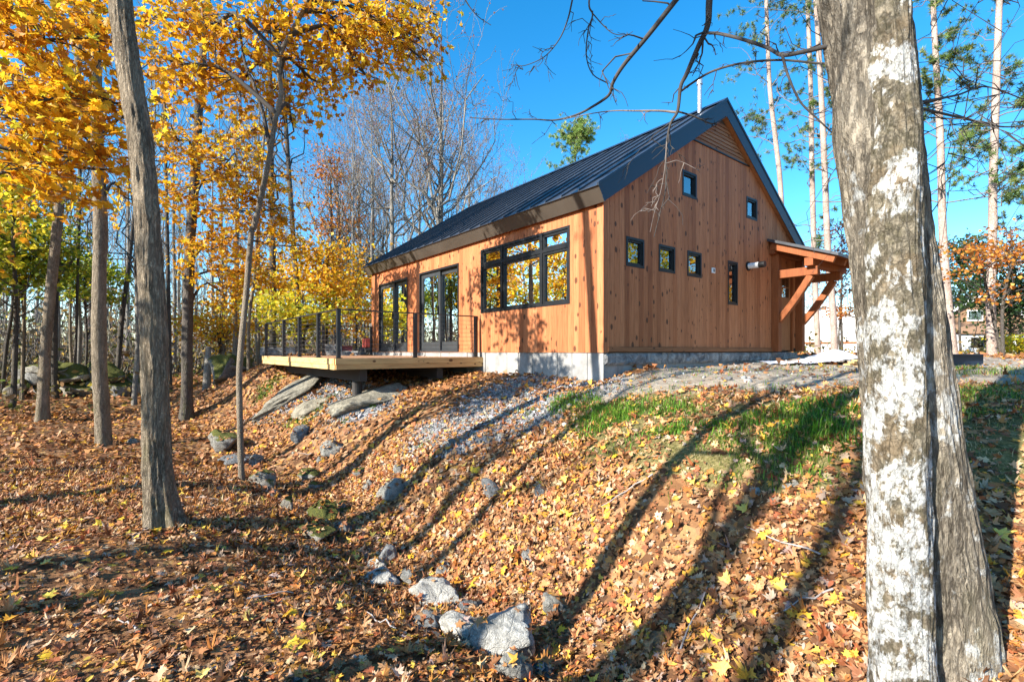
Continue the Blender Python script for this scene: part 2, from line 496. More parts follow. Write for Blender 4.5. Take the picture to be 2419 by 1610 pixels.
# ------------------------------------------------------------------ terrain
def _pp(px, py, z):
    Y = -z * F / (py - HY)
    return ((px - CX) / F * Y, Y, z)
def _hh(u, v, z):
    q = house_xy(u, v)
    return (q[0], q[1], z)
CTRL = [_hh(0, 0, -.50), _hh(.3, -.05, -.43), _hh(.75, -.05, -.345), _hh(1.2, -.05, -.31), _hh(2.5, -.05, -.29), _hh(5, -.05, -.24), _hh(7.5, -.05, -.2),
        _hh(-.02, 1.5, -.47), _hh(-.02, 3.46, -.45), _hh(-.02, 6, -.5), _hh(-.02, 9.4, -.45), _hh(3, 4, -.5), _hh(3, 8, -.5), _hh(6, 5, -.4), _hh(3, 12, -.5), _hh(9, 10, -.3),
        (-3.15, 8.73, -1.12), (-1.9, 9.7, -.78), (-6.83, 13.4, -.52), (-5.0, 11.0, -.95), (-8.6, 16.5, -.6)]
CTRL += [_pp(*a) for a in [
    (1300, 1600, -1.86), (1290, 1480, -1.96), (1100, 1390, -2.05), (960, 1290, -2.08), (830, 1190, -2.08), (720, 1120, -2.02), (640, 1060, -1.93), (560, 990, -1.72), (500, 935, -1.45),
    (0, 1600, -1.6), (600, 1550, -1.62), (1000, 1500, -1.64), (300, 1400, -1.62), (385, 1255, -1.56), (0, 1250, -1.65), (700, 1350, -1.66), (600, 1200, -1.72), (300, 1120, -1.72),
    (0, 1080, -1.7), (240, 1047, -1.72), (440, 985, -1.68), (100, 996, -1.7), (567, 1120, -1.8), (0, 930, -1.65), (250, 925, -1.6), (400, 915, -1.5),
    (1600, 940, -.55), (1450, 960, -.68), (1300, 960, -.76), (1300, 1050, -1.05), (1150, 1000, -1.0), (1000, 1000, -1.12), (1000, 1100, -1.42), (1200, 1200, -1.5), (1450, 1100, -1.05),
    (1450, 1250, -1.4), (1600, 1050, -.82), (1750, 950, -.52), (1750, 1100, -.85), (1700, 1250, -1.2), (1900, 1050, -.68), (1900, 1200, -.98), (1850, 1400, -1.3), (1600, 1400, -1.55),
    (1450, 1400, -1.7), (1600, 1600, -1.7), (2000, 1600, -1.4), (2400, 1300, -1.0), (2400, 1100, -.7), (2400, 1000, -.5), (2350, 900, -.3),
    (1750, 880, -.31), (2010, 862, -.25), (2300, 862, -.24), (1560, 910, -.42)]]
CTRL += [(20, 30, -.3), (0, 40, -.8), (-20, 38, -1.2), (-30, 15, -1.5), (-15, 3, -1.6), (-6, -4, -1.5), (0, -4, -1.4), (0, 0, -1.56), (5, -4, -1.1), (10, 0, -.5), (16, 5, -.3), (15, 15, -.22), (30, 10, -.3), (-30, 35, -1.3), (25, 40, -.5)]
CTRL = np.array(CTRL)
def _tps(r2):
    return r2 * np.log(r2 + 1e-9)
_n = len(CTRL)
_d2 = ((CTRL[:, None, :2] - CTRL[None, :, :2]) ** 2).sum(-1)
_A = np.zeros((_n + 3, _n + 3))
_A[:_n, :_n] = _tps(_d2) + np.eye(_n) * 0.35
_A[:_n, _n] = 1; _A[:_n, _n + 1:] = CTRL[:, :2]
_A[_n, :_n] = 1; _A[_n + 1:, :_n] = CTRL[:, :2].T
_w = np.linalg.solve(_A, np.concatenate([CTRL[:, 2], np.zeros(3)]))
def terrain(x, y, detail=True):
    x = np.asarray(x, float); y = np.asarray(y, float)
    sh = x.shape
    p = np.stack([x.ravel(), y.ravel()], -1)
    z = np.empty(len(p))
    for s in range(0, len(p), 20000):
        q = p[s:s + 20000]
        r2 = ((q[:, None, :] - CTRL[None, :, :2]) ** 2).sum(-1)
        z[s:s + 20000] = _tps(r2) @ _w[:_n] + _w[_n] + q @ _w[_n + 1:]
    r = np.hypot(p[:, 0], p[:, 1] - 10)
    k = np.clip((r - 24) / 22, 0, 1); k = k * k * (3 - 2 * k)
    far = np.where(p[:, 0] > 0, -0.35, -1.15) - 0.4 * np.clip(-p[:, 0] / 40, 0, 1) + 0.2
    far = -0.9 + 0.5 * np.tanh(p[:, 0] / 18)
    z = z * (1 - k) + far * k
    if detail:
        q = np.stack([p[:, 0], p[:, 1], np.zeros(len(p))], -1)
        near = np.clip(1.4 - r / 60, 0.2, 1)
        z = z + near * (0.07 * fbm(q * 0.9, 3, 3) + 0.028 * fbm(q * 4.1, 3, 9))
    return (z + EYE).reshape(sh)

def ground_hit(px, py):
    """where the sight line through a photograph pixel meets the ground"""
    Y = np.concatenate([np.arange(1.2, 20, 0.02), np.arange(20, 90, 0.1)])
    X = (px - CX) / F * Y
    z = EYE - (py - HY) / F * Y
    d = z - terrain(X, Y, False)
    i = np.argmax(d < 0)
    if d[i] >= 0: i = len(Y) - 1
    return np.array([X[i], Y[i], float(terrain(X[i:i+1], Y[i:i+1])[0])])

def blob_mask(x, y, spots):
    """spots: (px, py, radius metres)"""
    m = np.zeros(np.shape(x))
    for cx, cy, r in spots:
        m = np.maximum(m, np.exp(-(((x - cx) ** 2 + (y - cy) ** 2) / (r * r)) ** 1.5))
    return m
def hits(lst):
    return [(*ground_hit(a, b)[:2], r) for a, b, r in lst]
GRASS = hits([(1330, 960, .55), (1420, 985, .6), (1500, 980, .6), (1560, 1010, .6), (1480, 1030, .45), (1620, 1040, .5), (1700, 1000, .7), (1800, 960, .8), (1850, 1010, .6), (1750, 1060, .4),
              (1930, 960, .8), (1960, 1060, .4), (1900, 1090, .35), (2290, 960, .9), (2380, 930, 1.1), (2400, 1020, .6), (2310, 1060, .45), (2400, 880, 1.5), (1660, 960, .7)])
DIRT = hits([(1500, 905, .8), (1600, 890, 1.2), (1700, 880, 1.4), (1800, 875, 1.6), (1920, 872, 1.8), (2000, 870, 2.0), (1850, 895, .9), (2280, 880, 1.5), (1450, 930, .4), (2000, 850, 3.0), (2330, 865, 2.0)])
DIRT += [(*house_xy(u, v), r) for u, v, r in [(8.5, -2.5, 2.5), (9.5, 1, 2.5), (11, -1, 2.5), (6, -1.0, 1.2), (1.6, -.5, .6), (2.6, -.6, .8), (3.6, -.6, .9), (4.6, -.7, .9), (5.6, -.6, .9), (7, -.6, 1.0)]]
GRAVEL = hits([(1390, 905, .55), (1300, 895, .7), (1220, 910, .6), (1330, 935, .5), (1240, 950, .6), (1150, 960, .7), (1120, 990, .6), (1180, 1000, .5), (1060, 1010, .45), (1010, 1035, .4), (1090, 1040, .35), (1280, 980, .4), (1400, 930, .4),
               (700, 930, .5), (640, 960, .4), (740, 910, .7), (860, 950, .6), (800, 930, .6)])
WEED = hits([(700, 985, .3), (750, 960, .3), (830, 985, .22), (720, 1000, .25), (860, 975, .25), (640, 900, .4), (620, 930, .3), (880, 955, .2), (1000, 1060, .15), (780, 940, .2)])

def axis_grid(lo, hi, near_lo, near_hi, step, grow):
    a = list(np.arange(near_lo, near_hi, step))
    x, s = near_hi, step
    while x < hi:
        a.append(x); s *= grow; x += s
    a.append(hi)
    x, s = near_lo, step
    b = []
    while x > lo:
        s *= grow; x -= s; b.append(max(x, lo))
    return np.array(b[::-1] + a)
gx = axis_grid(-900, 900, -9, 9, 0.075, 1.09)
gy = axis_grid(-500, 1200, 0.5, 15, 0.075, 1.09)
GX, GY = np.meshgrid(gx, gy, indexing='ij')
GZ = terrain(GX, GY)
# keep the ground under the floor inside the house
_uv = np.stack([(GX - HC[0]) * D2[0] + (GY - HC[1]) * D2[1], (GX - HC[0]) * D1[0] + (GY - HC[1]) * D1[1]], -1)
_ins = (_uv[..., 0] > 0.3) & (_uv[..., 0] < W - .3) & (_uv[..., 1] > .3) & (_uv[..., 1] < L - .3)
GZ = np.where(_ins, np.minimum(GZ, EYE - 0.4), GZ)
mk_g, mk_d, mk_r = blob_mask(GX, GY, GRASS), blob_mask(GX, GY, DIRT), blob_mask(GX, GY, GRAVEL)
nx, ny = len(gx), len(gy)
idx = np.arange(nx * ny).reshape(nx, ny)
gq = np.stack([idx[:-1, :-1], idx[1:, :-1], idx[1:, 1:], idx[:-1, 1:]], -1).reshape(-1, 4)

def m_ground():
    t = NT("leaf_litter_ground")
    a = attr(t)
    sep = t.n("SeparateColor"); t.l(a.outputs["Color"], sep.inputs[0])
    co = t.coord("Object")
    v = t.n("TexVoronoi"); v.inputs["Scale"].default_value = 13.0; t.l(co, v.inputs["Vector"])
    vs = t.n("SeparateColor"); t.l(v.outputs["Color"], vs.inputs[0])
    leaf = t.ramp(vs.outputs[0], [(0.0, (0.075, 0.036, 0.018)), (0.25, (0.16, 0.072, 0.03)), (0.5, (0.28, 0.13, 0.05)), (0.72, (0.40, 0.20, 0.085)), (0.88, (0.42, 0.27, 0.15)), (1.0, (0.50, 0.26, 0.04))])
    n1 = t.noise(co, 3.0, 6, 0.7); n2 = t.noise(co, 40.0, 4, 0.7); n3 = t.noise(co, 0.5, 4, 0.6)
    leaf = t.mix(t.math('MULTIPLY', n2, 0.6), leaf, (0.07, 0.04, 0.022))
    leaf = t.mix(t.math('MULTIPLY', t.ramp(n3, [(0.4, (0, 0, 0)), (0.65, (1, 1, 1))]), 0.35), leaf, (0.10, 0.06, 0.035))
    dirt = t.ramp(n1, [(0.3, (0.20, 0.155, 0.11)), (0.5, (0.33, 0.27, 0.20)), (0.7, (0.45, 0.38, 0.29))])
    dirt = t.mix(t.math('MULTIPLY', t.ramp(n2, [(0.5, (0, 0, 0)), (0.7, (1, 1, 1))]), 0.4), dirt, (0.14, 0.115, 0.09))
    grass = t.ramp(n2, [(0.3, (0.05, 0.055, 0.012)), (0.5, (0.15, 0.125, 0.045)), (0.7, (0.30, 0.24, 0.11))])
    gv = t.n("TexVoronoi"); gv.inputs["Scale"].default_value = 32.0; t.l(co, gv.inputs["Vector"])
    gs = t.n("SeparateColor"); t.l(gv.outputs["Color"], gs.inputs[0])
    grav = t.ramp(gs.outputs[0], [(0.0, (0.08, 0.08, 0.083)), (0.5, (0.18, 0.18, 0.183)), (1.0, (0.33, 0.325, 0.32))])
    def edge(ch):
        return t.ramp(t.math('ADD', ch, t.math('MULTIPLY', t.math('SUBTRACT', n1, 0.5), 0.7)), [(0.32, (0, 0, 0)), (0.5, (1, 1, 1))])
    c = t.mix(edge(sep.outputs[0]), leaf, grass)
    c = t.mix(edge(sep.outputs[2]), c, grav)
    c = t.mix(edge(sep.outputs[1]), c, dirt)
    h = t.math('ADD', t.math('MULTIPLY', v.outputs["Distance"], 1.2), t.math('ADD', n2, n1))
    return t.done(t.bsdf(c, 0.95, t.bump(h, 0.5, 0.03), 0.15))
me = mesh_np("ground", np.stack([GX, GY, GZ], -1), [gq], np.stack([mk_g, mk_d, mk_r], -1).reshape(-1, 3), True, m_ground())
link("ground", me, kind="structure", label="leaf-covered ground sloping down to a small gully", cat="ground")

# ------------------------------------------------------------------ the house
FLOOR = EYE - 0.02          # siding base: the eye level of the photograph
house = empty("timber_house", (HC[0], HC[1], EYE), "cedar-sided gabled timber house with dark standing seam metal roof", "house", rz=AX)
Z0 = -0.025
RIDGE_T, RIDGE_U, SL = 5.28, 4.93, 0.652    # ridge top, ridge underside, slope
def under(u): return RIDGE_U - SL * abs(u - W / 2)
def roof_top(u): return RIDGE_T - SL * abs(u - W / 2)
LOUV = 4.17

WIN_G = [(0.555, 1.06, 1.455, 1.967), (1.487, 2.008, 1.458, 1.96), (2.415, 2.925, 1.46, 1.962), (2.244, 2.747, 2.996, 3.497), (4.772, 5.284, 2.99, 3.48), (3.958, 4.385, 1.0, 1.944)]
DOOR_G = (6.28, 7.22, 0.0, 2.05)
WIN_L = (0.742, 3.50, 0.83, 2.217)
DOORS_L = [(4.396, 6.36, -0.015, 2.068), (7.057, 9.02, -0.015, 2.047)]

def wall_columns(a, b, z0, topf, openings):
    """free rectangles of a strip a..b of wall: (a0,a1,zb0,zb1,zt0,zt1)"""
    cuts = sorted({a, b} | {e for o in openings for e in o[:2] if a < e < b})
    out = []
    for c0, c1 in zip(cuts[:-1], cuts[1:]):
        mid = (c0 + c1) / 2
        segs = [(z0, None)]
        for o in sorted([o for o in openings if o[0] < mid < o[1]], key=lambda o: o[2]):
            lo, hi = segs.pop()
            if o[2] > lo + 0.004: segs.append((lo, o[2]))
            segs.append((o[3], hi))
        for lo, hi in segs:
            t0, t1 = (topf(c0), topf(c1)) if hi is None else (hi, hi)
            if min(t0, t1) > lo + 0.01:
                out.append((c0, c1, lo, t0, t1))
    return out

def plank(parent, a, b, z0, topf, openings, face, gap=0.0022, th=0.022, mat='cedar', name="plank"):
    """one vertical board with chamfered edges (an opening parts it into an upper and a lower board); face(a, depth, z) -> point, depth outward"""
    ch = 0.004
    cols = wall_columns(a + gap / 2, b - gap / 2, z0, topf, openings)
    grp = list(range(len(cols)))
    for i in range(len(cols)):
        for j in range(i):
            p, q = cols[i], cols[j]
            if abs(p[0] - q[1]) < 1e-6 or abs(q[0] - p[1]) < 1e-6:
                if min(max(p[3:]), max(q[3:])) > max(p[2], q[2]) + .01:
                    g0, g1 = grp[i], grp[j]
                    grp = [g1 if g == g0 else g for g in grp]
    for g in sorted(set(grp)):
        mb = MB()
        for (c0, c1, lo, t0, t1), k in zip(cols, grp):
            if k != g: continue
            l = c0 <= a + gap; r = c1 >= b - gap
            prof = [(c0, 0.0), (c1, 0.0)]
            prof += [(c1, th - ch), (c1 - ch, th)] if r else [(c1, th)]
            prof += [(c0 + ch, th), (c0, th - ch)] if l else [(c0, th)]
            top = lambda x: t0 + (t1 - t0) * (x - c0) / max(c1 - c0, 1e-6)
            mb.loft([face(x, d, lo) for x, d in prof], [face(x, d, top(x)) for x, d in prof])
        mb.build(name, M[mat], parent)

face_g = lambda a, d, z: (a, -d, z)            # gable: outward is -v
face_l = lambda a, d, z: (-d, a, z)            # long wall: outward is -u
def gtop(u): return min(under(u) - 0.004, LOUV - 0.02)

gable_wall = MB()
for (c0, c1, lo, t0, t1) in sum([wall_columns(a, b, Z0 + .01, lambda u: under(u) - 0.01, WIN_G + [DOOR_G]) for a, b in ((0.0, W / 2), (W / 2, W))], []):
    gable_wall.loft([(c0, 0.14, lo), (c1, 0.14, lo), (c1, 0.0, lo), (c0, 0.0, lo)], [(c0, 0.14, t0), (c1, 0.14, t1), (c1, 0.0, t1), (c0, 0.0, t0)])
gable_wall = gable_wall.build("gable_wall", M['sheathing'], house, label="shaded gable wall of vertical knotty cedar planks")
long_wall = MB()
for (c0, c1, lo, t0, t1) in wall_columns(0.0, L, Z0 + .01, lambda v: under(0) - 0.01, [WIN_L] + DOORS_L):
    long_wall.box((0.002, c0, lo), (0.14, c1, t0))
long_wall = long_wall.build("long_wall", M['sheathing'], house, label="sunlit long wall of cedar planks facing the deck")
MB().box((0.1, L - .14, Z0), (W - .1, L, under(0))).loft([(0, L-.139, under(0)), (W, L-.139, under(0)), (W/2, L-.139, RIDGE_U-.02)], [(0, L-.001, under(0)), (W, L-.001, under(0)), (W/2, L-.001, RIDGE_U-.02)]).build("rear_wall", M['cedar'], house)
MB().box((W - .14, 0.142, Z0), (W, L - .142, under(0) - .01)).build("side_wall", M['cedar'], house)
# inner lining, floor and ceiling so that the panes look into a room
MB().box((0.15, 0.15, -0.10), (W - .15, L - .15, Z0)).build("floor", M['int_floor'], house)
MB().box((W - .30, 0.16, Z0), (W - .16, L - .16, 2.3)).build("interior_wall", M['interior'], house)
MB().box((0.15, 0.15, 2.42), (W - .15, L - .15, 2.47)).build("ceiling", M['interior'], house)

edges_g = [0.0]
while edges_g[-1] < W - 0.08:
    edges_g.append(min(W, edges_g[-1] + 0.128 + random.uniform(-0.002, 0.004)))
edges_g[-1] = W
_all_g = WIN_G + [DOOR_G]
for a, b in zip(edges_g[:-1], edges_g[1:]):
    if b - a < 0.03: continue
    plank(gable_wall, a, b, 0.075, gtop, _all_g, face_g)
edges_l = [-0.022]
while edges_l[-1] < L - 0.08:
    edges_l.append(min(L, edges_l[-1] + 0.136 + random.uniform(-0.002, 0.004)))
edges_l[-1] = L
for a, b in zip(edges_l[:-1], edges_l[1:]):
    if b - a < 0.03: continue
    plank(long_wall, a, b, Z0, lambda v: under(0) - 0.012, [WIN_L] + DOORS_L, face_l)
# corner board, base trim of the gable
MB().box((-0.040, -0.040, Z0), (0.075, -0.0225, under(0) - 0.03)).build("corner_board", M['cedar'], house, 0.002)
MB().box((0.076, -0.050, -0.012), (6.05, -0.001, 0.072)).build("base_trim", M['cedar_h'], house, 0.003)
# louvred vent in the gable peak
louvre = MB().loft([(W/2 - (RIDGE_U - LOUV)/SL + .03, -0.003, LOUV), (W/2 + (RIDGE_U - LOUV)/SL - .03, -0.003, LOUV), (W/2, -0.003, RIDGE_U - .02)],
                   [(W/2 - (RIDGE_U - LOUV)/SL + .03, -0.0005, LOUV), (W/2 + (RIDGE_U - LOUV)/SL - .03, -0.0005, LOUV), (W/2, -0.0005, RIDGE_U - .02)]).build("gable_vent", M['sheathing'], house, label="triangular slatted vent in the gable peak")
ns = 9
for i in range(ns):
    z0 = LOUV + 0.02 + i * (RIDGE_U - LOUV - 0.06) / ns
    z1 = z0 + (RIDGE_U - LOUV - 0.06) / ns - 0.008
    h0 = (RIDGE_U - z0) / SL - 0.03; h1 = (RIDGE_U - z1) / SL - 0.03
    if h1 < 0.05: continue
    MB().loft([(W/2 - h0, -0.022, z0), (W/2 + h0, -0.022, z0), (W/2 + h0, -0.004, z0), (W/2 - h0, -0.004, z0)],
              [(W/2 - h1, -0.008, z1), (W/2 + h1, -0.008, z1), (W/2 + h1, -0.003, z1), (W/2 - h1, -0.003, z1)]).build("slat", M['cedar_h'], louvre)
hb = (RIDGE_U - LOUV) / SL
MB().box((W/2 - hb + .02, -0.045, LOUV - 0.018), (W/2 + hb - .02, -0.001, LOUV + 0.006)).build("vent_sill", M['frame'], louvre)

# roof: two sloping slabs with standing seams
roof = empty("roof", (0, 0, 0), None, None); roof.parent = house
G0, G1 = -0.12, L + 0.12
UT, UB = -0.24, -0.10      # eave: top and bottom corner of the square-cut edge
for side in (0, 1):
    X = (lambda u: u) if side == 0 else (lambda u: W - u)
    prof = [(X(UB), under(UB)), (X(UT), roof_top(UT) - 0.03), (W/2, RIDGE_T - 0.03), (W/2, RIDGE_U)]
    if side: prof = prof[::-1]
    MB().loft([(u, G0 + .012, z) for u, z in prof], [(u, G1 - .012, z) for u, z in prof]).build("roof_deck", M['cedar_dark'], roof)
    # eave fascia
    e = [(X(UB), under(UB) - 0.004), (X(UT - .012), roof_top(UT) - 0.035), (X(UT - .002), roof_top(UT) - 0.030), (X(UB + .02), under(UB) + 0.004)]
    e = [(X(UB + .005) , under(UB) - 0.012), (X(UT - .012), roof_top(UT) - 0.036), (X(UT + .004), roof_top(UT) - 0.030), (X(UB + .02), under(UB) - 0.003)]
    MB().loft([(u, G0 + .002, z) for u, z in e], [(u, G1 - .002, z) for u, z in e]).build("eave_fascia", M['bronze'], roof)
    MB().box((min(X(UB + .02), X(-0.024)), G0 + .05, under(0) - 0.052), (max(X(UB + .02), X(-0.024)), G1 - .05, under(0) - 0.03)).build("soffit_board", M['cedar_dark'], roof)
    # rake boards at both gables
    for vv, o in ((G0, -1), (G1, 1)):
        q = [(X(UB - .004), under(UB) - .008), (X(UT - .014), roof_top(UT) - .010), (W/2, RIDGE_T - .010 + .0), (W/2, RIDGE_U - .010)]
        MB().loft([(u, vv, z) for u, z in q], [(u, vv + .011 * -o, z) for u, z in q]).build("rake_board", M['rake_metal'], roof)
        q2 = [(X(UT - .02), roof_top(UT) - .045), (X(UT - .02), roof_top(UT) + .012), (W/2, RIDGE_T + .025), (W/2, RIDGE_T - .032)]
        MB().loft([(u, vv - .014 * -o, z) for u, z in q2], [(u, vv - .001 * -o, z) for u, z in q2]).build("rake_trim", M['rake_metal'], roof)
    # metal panels, each with its raised seam
    n = 24
    step = (G1 - G0) / n
    for i in range(n):
        a, b = G0 + i * step, G0 + (i + 1) * step
        mb = MB()
        zt = lambda u, k: roof_top(u) - 0.03 + k
        u0 = UT - 0.03
        P4 = lambda v0, v1, k0, k1: ([(X(u0), v0, zt(u0, k0)), (X(u0), v1, zt(u0, k0)), (X(u0), v1, zt(u0, k1)), (X(u0), v0, zt(u0, k1))],
                                     [(W/2, v0, zt(W/2, k0)), (W/2, v1, zt(W/2, k0)), (W/2, v1, zt(W/2, k1)), (W/2, v0, zt(W/2, k1))])
        mb.loft(*P4(a + .001, b - .001, 0.004 + .002 * (i % 2), 0.012 + .002 * (i % 2)))
        mb.loft(*P4(a + .002, a + .020, 0.013, 0.048))
        mb.build("roof_panel", M['roof_metal'], roof)
MB().loft([(W/2 - .14, G0 - .01, RIDGE_T - .14 * SL + .024), (W/2, G0 - .01, RIDGE_T + .026), (W/2 + .14, G0 - .01, RIDGE_T - .14 * SL + .024), (W/2, G0 - .01, RIDGE_T + .04)],
          [(W/2 - .14, G1 + .01, RIDGE_T - .14 * SL + .024), (W/2, G1 + .01, RIDGE_T + .026), (W/2 + .14, G1 + .01, RIDGE_T - .14 * SL + .024), (W/2, G1 + .01, RIDGE_T + .04)]).build("ridge_cap", M['rake_metal'], roof)
ch = MB().cyl((3.50, 0.36, 5.0), (3.50, 0.36, 5.72), 0.045, n=40).build("flue_pipe", M['steel_pipe'], roof, smooth=False)
MB().cyl((3.50, 0.36, 5.70), (3.50, 0.36, 5.82), 0.062, n=40).build("flue_cap", M['steel_pipe'], roof)

def window(openz, face, name, fm, cols=(), rows=(), fw=0.055, depth=0.03, sash=0.04, thick=0.0, label=None):
    """frame in an opening (a0,a1,z0,z1); cols/rows are relative mullion positions"""
    a0, a1, z0, z1 = openz
    F3 = lambda a, d, z: Vector(face(a, d, z))
    def slab(x0, x1, y0, y1, d0, d1, mat, nm, parent):
        mb = MB()
        return mb.loft([F3(x0, d0, y0), F3(x1, d0, y0), F3(x1, d0, y1), F3(x0, d0, y1)], [F3(x0, d1, y0), F3(x1, d1, y0), F3(x1, d1, y1), F3(x0, d1, y1)]).build(nm, M[mat], parent)
    e = 0.002
    w = slab(a0 + e, a0 + fw, z0 + e, z1 - e, -0.10, depth, fm, name, house)
    if label: w["label"] = label
    slab(a1 - fw, a1 - e, z0 + e, z1 - e, -0.10, depth, fm, "jamb", w)
    slab(a0 + fw, a1 - fw, z1 - fw, z1 - e, -0.10, depth - .001, fm, "head", w)
    slab(a0 + fw, a1 - fw, z0 + e, z0 + fw, -0.10, depth - .001, fm, "sill", w)
    xs = [a0 + fw] + [a0 + (a1 - a0) * c for c in cols] + [a1 - fw]
    ys = [z0 + fw] + [z0 + (z1 - z0) * r for r in rows] + [z1 - fw]
    mw = 0.028
    for x in xs[1:-1]: slab(x - mw, x + mw, z0 + fw, z1 - fw, -0.09, depth - .004, fm, "mullion", w)
    for i in range(len(xs) - 1):
        xa = xs[i] + (mw if i else 0); xb = xs[i + 1] - (mw if i < len(xs) - 2 else 0)
        for y in ys[1:-1]: slab(xa, xb, y - mw, y + mw, -0.09, depth - .006, fm, "transom", w)
        for j in range(len(ys) - 1):
            ya = ys[j] + (mw if j else 0); yb = ys[j + 1] - (mw if j < len(ys) - 2 else 0)
            s = sash
            slab(xa, xa + s, ya, yb, -0.07, depth - .020, fm, "sash", w)
            slab(xb - s, xb, ya, yb, -0.07, depth - .020, fm, "sash", w)
            slab(xa + s, xb - s, ya, ya + s, -0.07, depth - .021, fm, "sash", w)
            slab(xa + s, xb - s, yb - s, yb, -0.07, depth - .021, fm, "sash", w)
            slab(xa + s, xb - s, ya + s, yb - s, -0.034, -0.028, 'glass', "pane", w)
    return w
gl = ["small black-framed window nearest the sunlit corner, lower row", "small black-framed window in the middle of the lower row", "small black-framed window third in the lower row", "small square window high on the gable, left of the pair", "small square window high on the gable near the right roof slope", "tall narrow black-framed window beside the vent pipe"]
for o, lb in zip(WIN_G, gl):
    window(o, face_g, "window", 'frame', fw=0.045, sash=0.032, label=lb)
window(WIN_L, face_l, "picture_window", 'frame', cols=((1.496 - .742) / 2.758, (2.735 - .742) / 2.758), rows=(0.745,), fw=0.05, sash=0.045, label="wide six-pane black window on the sunlit long wall")

def slider(o, lb):
    a0, a1, z0, z1 = o
    F3 = lambda a, d, z: Vector(face_l(a, d, z))
    def slab(x0, x1, y0, y1, d0, d1, mat, nm, parent):
        return MB().loft([F3(x0, d0, y0), F3(x1, d0, y0), F3(x1, d0, y1), F3(x0, d0, y1)], [F3(x0, d1, y0), F3(x1, d1, y0), F3(x1, d1, y1), F3(x0, d1, y1)]).build(nm, M[mat], parent)
    fw = 0.05
    w = slab(a0 + .002, a0 + fw, z0, z1, -0.12, 0.034, 'frame', "sliding_door", house)
    w["label"] = lb
    slab(a1 - fw, a1 - .002, z0, z1, -0.12, 0.034, 'frame', "jamb", w)
    slab(a0 + fw, a1 - fw, z1 - fw, z1 - .002, -0.12, 0.033, 'frame', "head", w)
    slab(a0 + fw, a1 - fw, z0, z0 + .035, -0.12, 0.033, 'door_frame', "threshold", w)
    mid = (a0 + a1) / 2
    for k, (x0, x1, d) in enumerate(((a0 + fw, mid + .05, -0.06), (mid - .05, a1 - fw, -0.012))):
        p = slab(x0, x0 + .10, z0 + .036, z1 - fw, d - .04, d, 'door_frame', "door_leaf", w)
        slab(x1 - .10, x1, z0 + .036, z1 - fw, d - .04, d, 'door_frame', "stile", w)
        slab(x0 + .10, x1 - .10, z1 - fw - .11, z1 - fw, d - .04, d - .001, 'door_frame', "rail", w)
        slab(x0 + .10, x1 - .10, z0 + .036, z0 + .25, d - .04, d - .001, 'door_frame', "rail", w)
        slab(x0 + .10, x1 - .10, z0 + .25, z1 - fw - .11, d - .024, d - .018, 'glass', "pane", w)
    slab(mid + .01, mid + .03, z0 + .95, z0 + 1.15, -0.011, 0.03, 'frame', "door_handle", w)
slider(DOORS_L[0], "glazed sliding door next to the wide window, opening onto the deck")
slider(DOORS_L[1], "glazed sliding door at the far end of the sunlit wall")
# entrance door in the gable under the canopy
dr = MB().box((DOOR_G[0] + .06, 0.02, 0.02), (DOOR_G[1] - .06, 0.06, DOOR_G[3] - .06)).build("entrance_door", M['cedar_dark'], house, label="wooden entrance door with small panes under the canopy")
for x0, x1, z0, z1 in ((DOOR_G[0], DOOR_G[0] + .06, 0, 2.05), (DOOR_G[1] - .06, DOOR_G[1], 0, 2.05), (DOOR_G[0] + .06, DOOR_G[1] - .06, 1.99, 2.05)):
    MB().box((x0, -0.03, z0), (x1, 0.08, z1)).build("door_trim", M['timber'], dr)
for i in range(3):
    for j in range(2):
        x = DOOR_G[0] + .17 + i * .21; z = 1.35 + j * .26
        MB().box((x, 0.012, z), (x + .18, 0.021, z + .23)).build("pane", M['glass'], dr)
MB().cyl((DOOR_G[0] + .14, 0.02, 1.0), (DOOR_G[0] + .14, -0.05, 1.0), 0.022).build("door_handle", M['frame'], dr)

# foundation: concrete with formwork joints on the long side, granite course on the gable side
fd = MB().box((0.03, 0.05, -1.6), (W - .03, L - .03, Z0 - .004)).build("foundation", M['concrete'], house, label="grey concrete foundation with formwork joints")
v = -0.012
while v < L - .1:
    b = min(L, v + random.choice([0.30, 0.36, 0.42]))
    MB().box((-0.006 + random.uniform(-.007, .007), v + .005, -1.45), (0.029, b - .005, Z0 - .003)).build("concrete_panel", M['concrete'], fd)
    v = b
u = 0.032
while u < W - .05:
    b = min(W, u + random.choice([0.30, 0.36]))
    MB().box((u + .0025, 0.012 + random.uniform(-.003, .003), -1.45), (b - .0025, 0.049, -0.235)).build("concrete_panel", M['concrete'], fd)
    u = b
# granite sills
u = -0.004
for ln in (1.62, .22, 1.9, .9, 1.7, 1.2):
    b = min(W, u + ln)
    n1, n2 = max(3, int(ln / .06)), 6
    uu = np.linspace(u + .003, b - .003, n1); zz = np.linspace(-0.232, -0.03, n2)
    A, B = np.meshgrid(uu, zz, indexing='ij')
    d = -0.022 - 0.040 * (fbm(np.stack([A * 9, B * 9, A * 0], -1), 4, int(u * 10) + 5) + .3)
    d[0], d[-1] = 0.0, 0.0; d[:, 0] = np.maximum(d[:, 0], -0.012); d[:, -1] = -0.008
    fr = np.stack([A, d, B], -1).reshape(-1, 3); bk = np.stack([A, A * 0 + 0.0485, B], -1).reshape(-1, 3)
    ii = np.arange(n1 * n2).reshape(n1, n2)
    qf = np.stack([ii[:-1, :-1], ii[1:, :-1], ii[1:, 1:], ii[:-1, 1:]], -1).reshape(-1, 4)
    top = np.stack([ii[:-1, -1], ii[1:, -1], ii[1:, -1] + n1 * n2, ii[:-1, -1] + n1 * n2], -1)
    link("granite_block", mesh_np("granite_block", np.vstack([fr, bk]), [qf, top], None, False, M['granite']), fd)
    u = b
    if u >= W: break

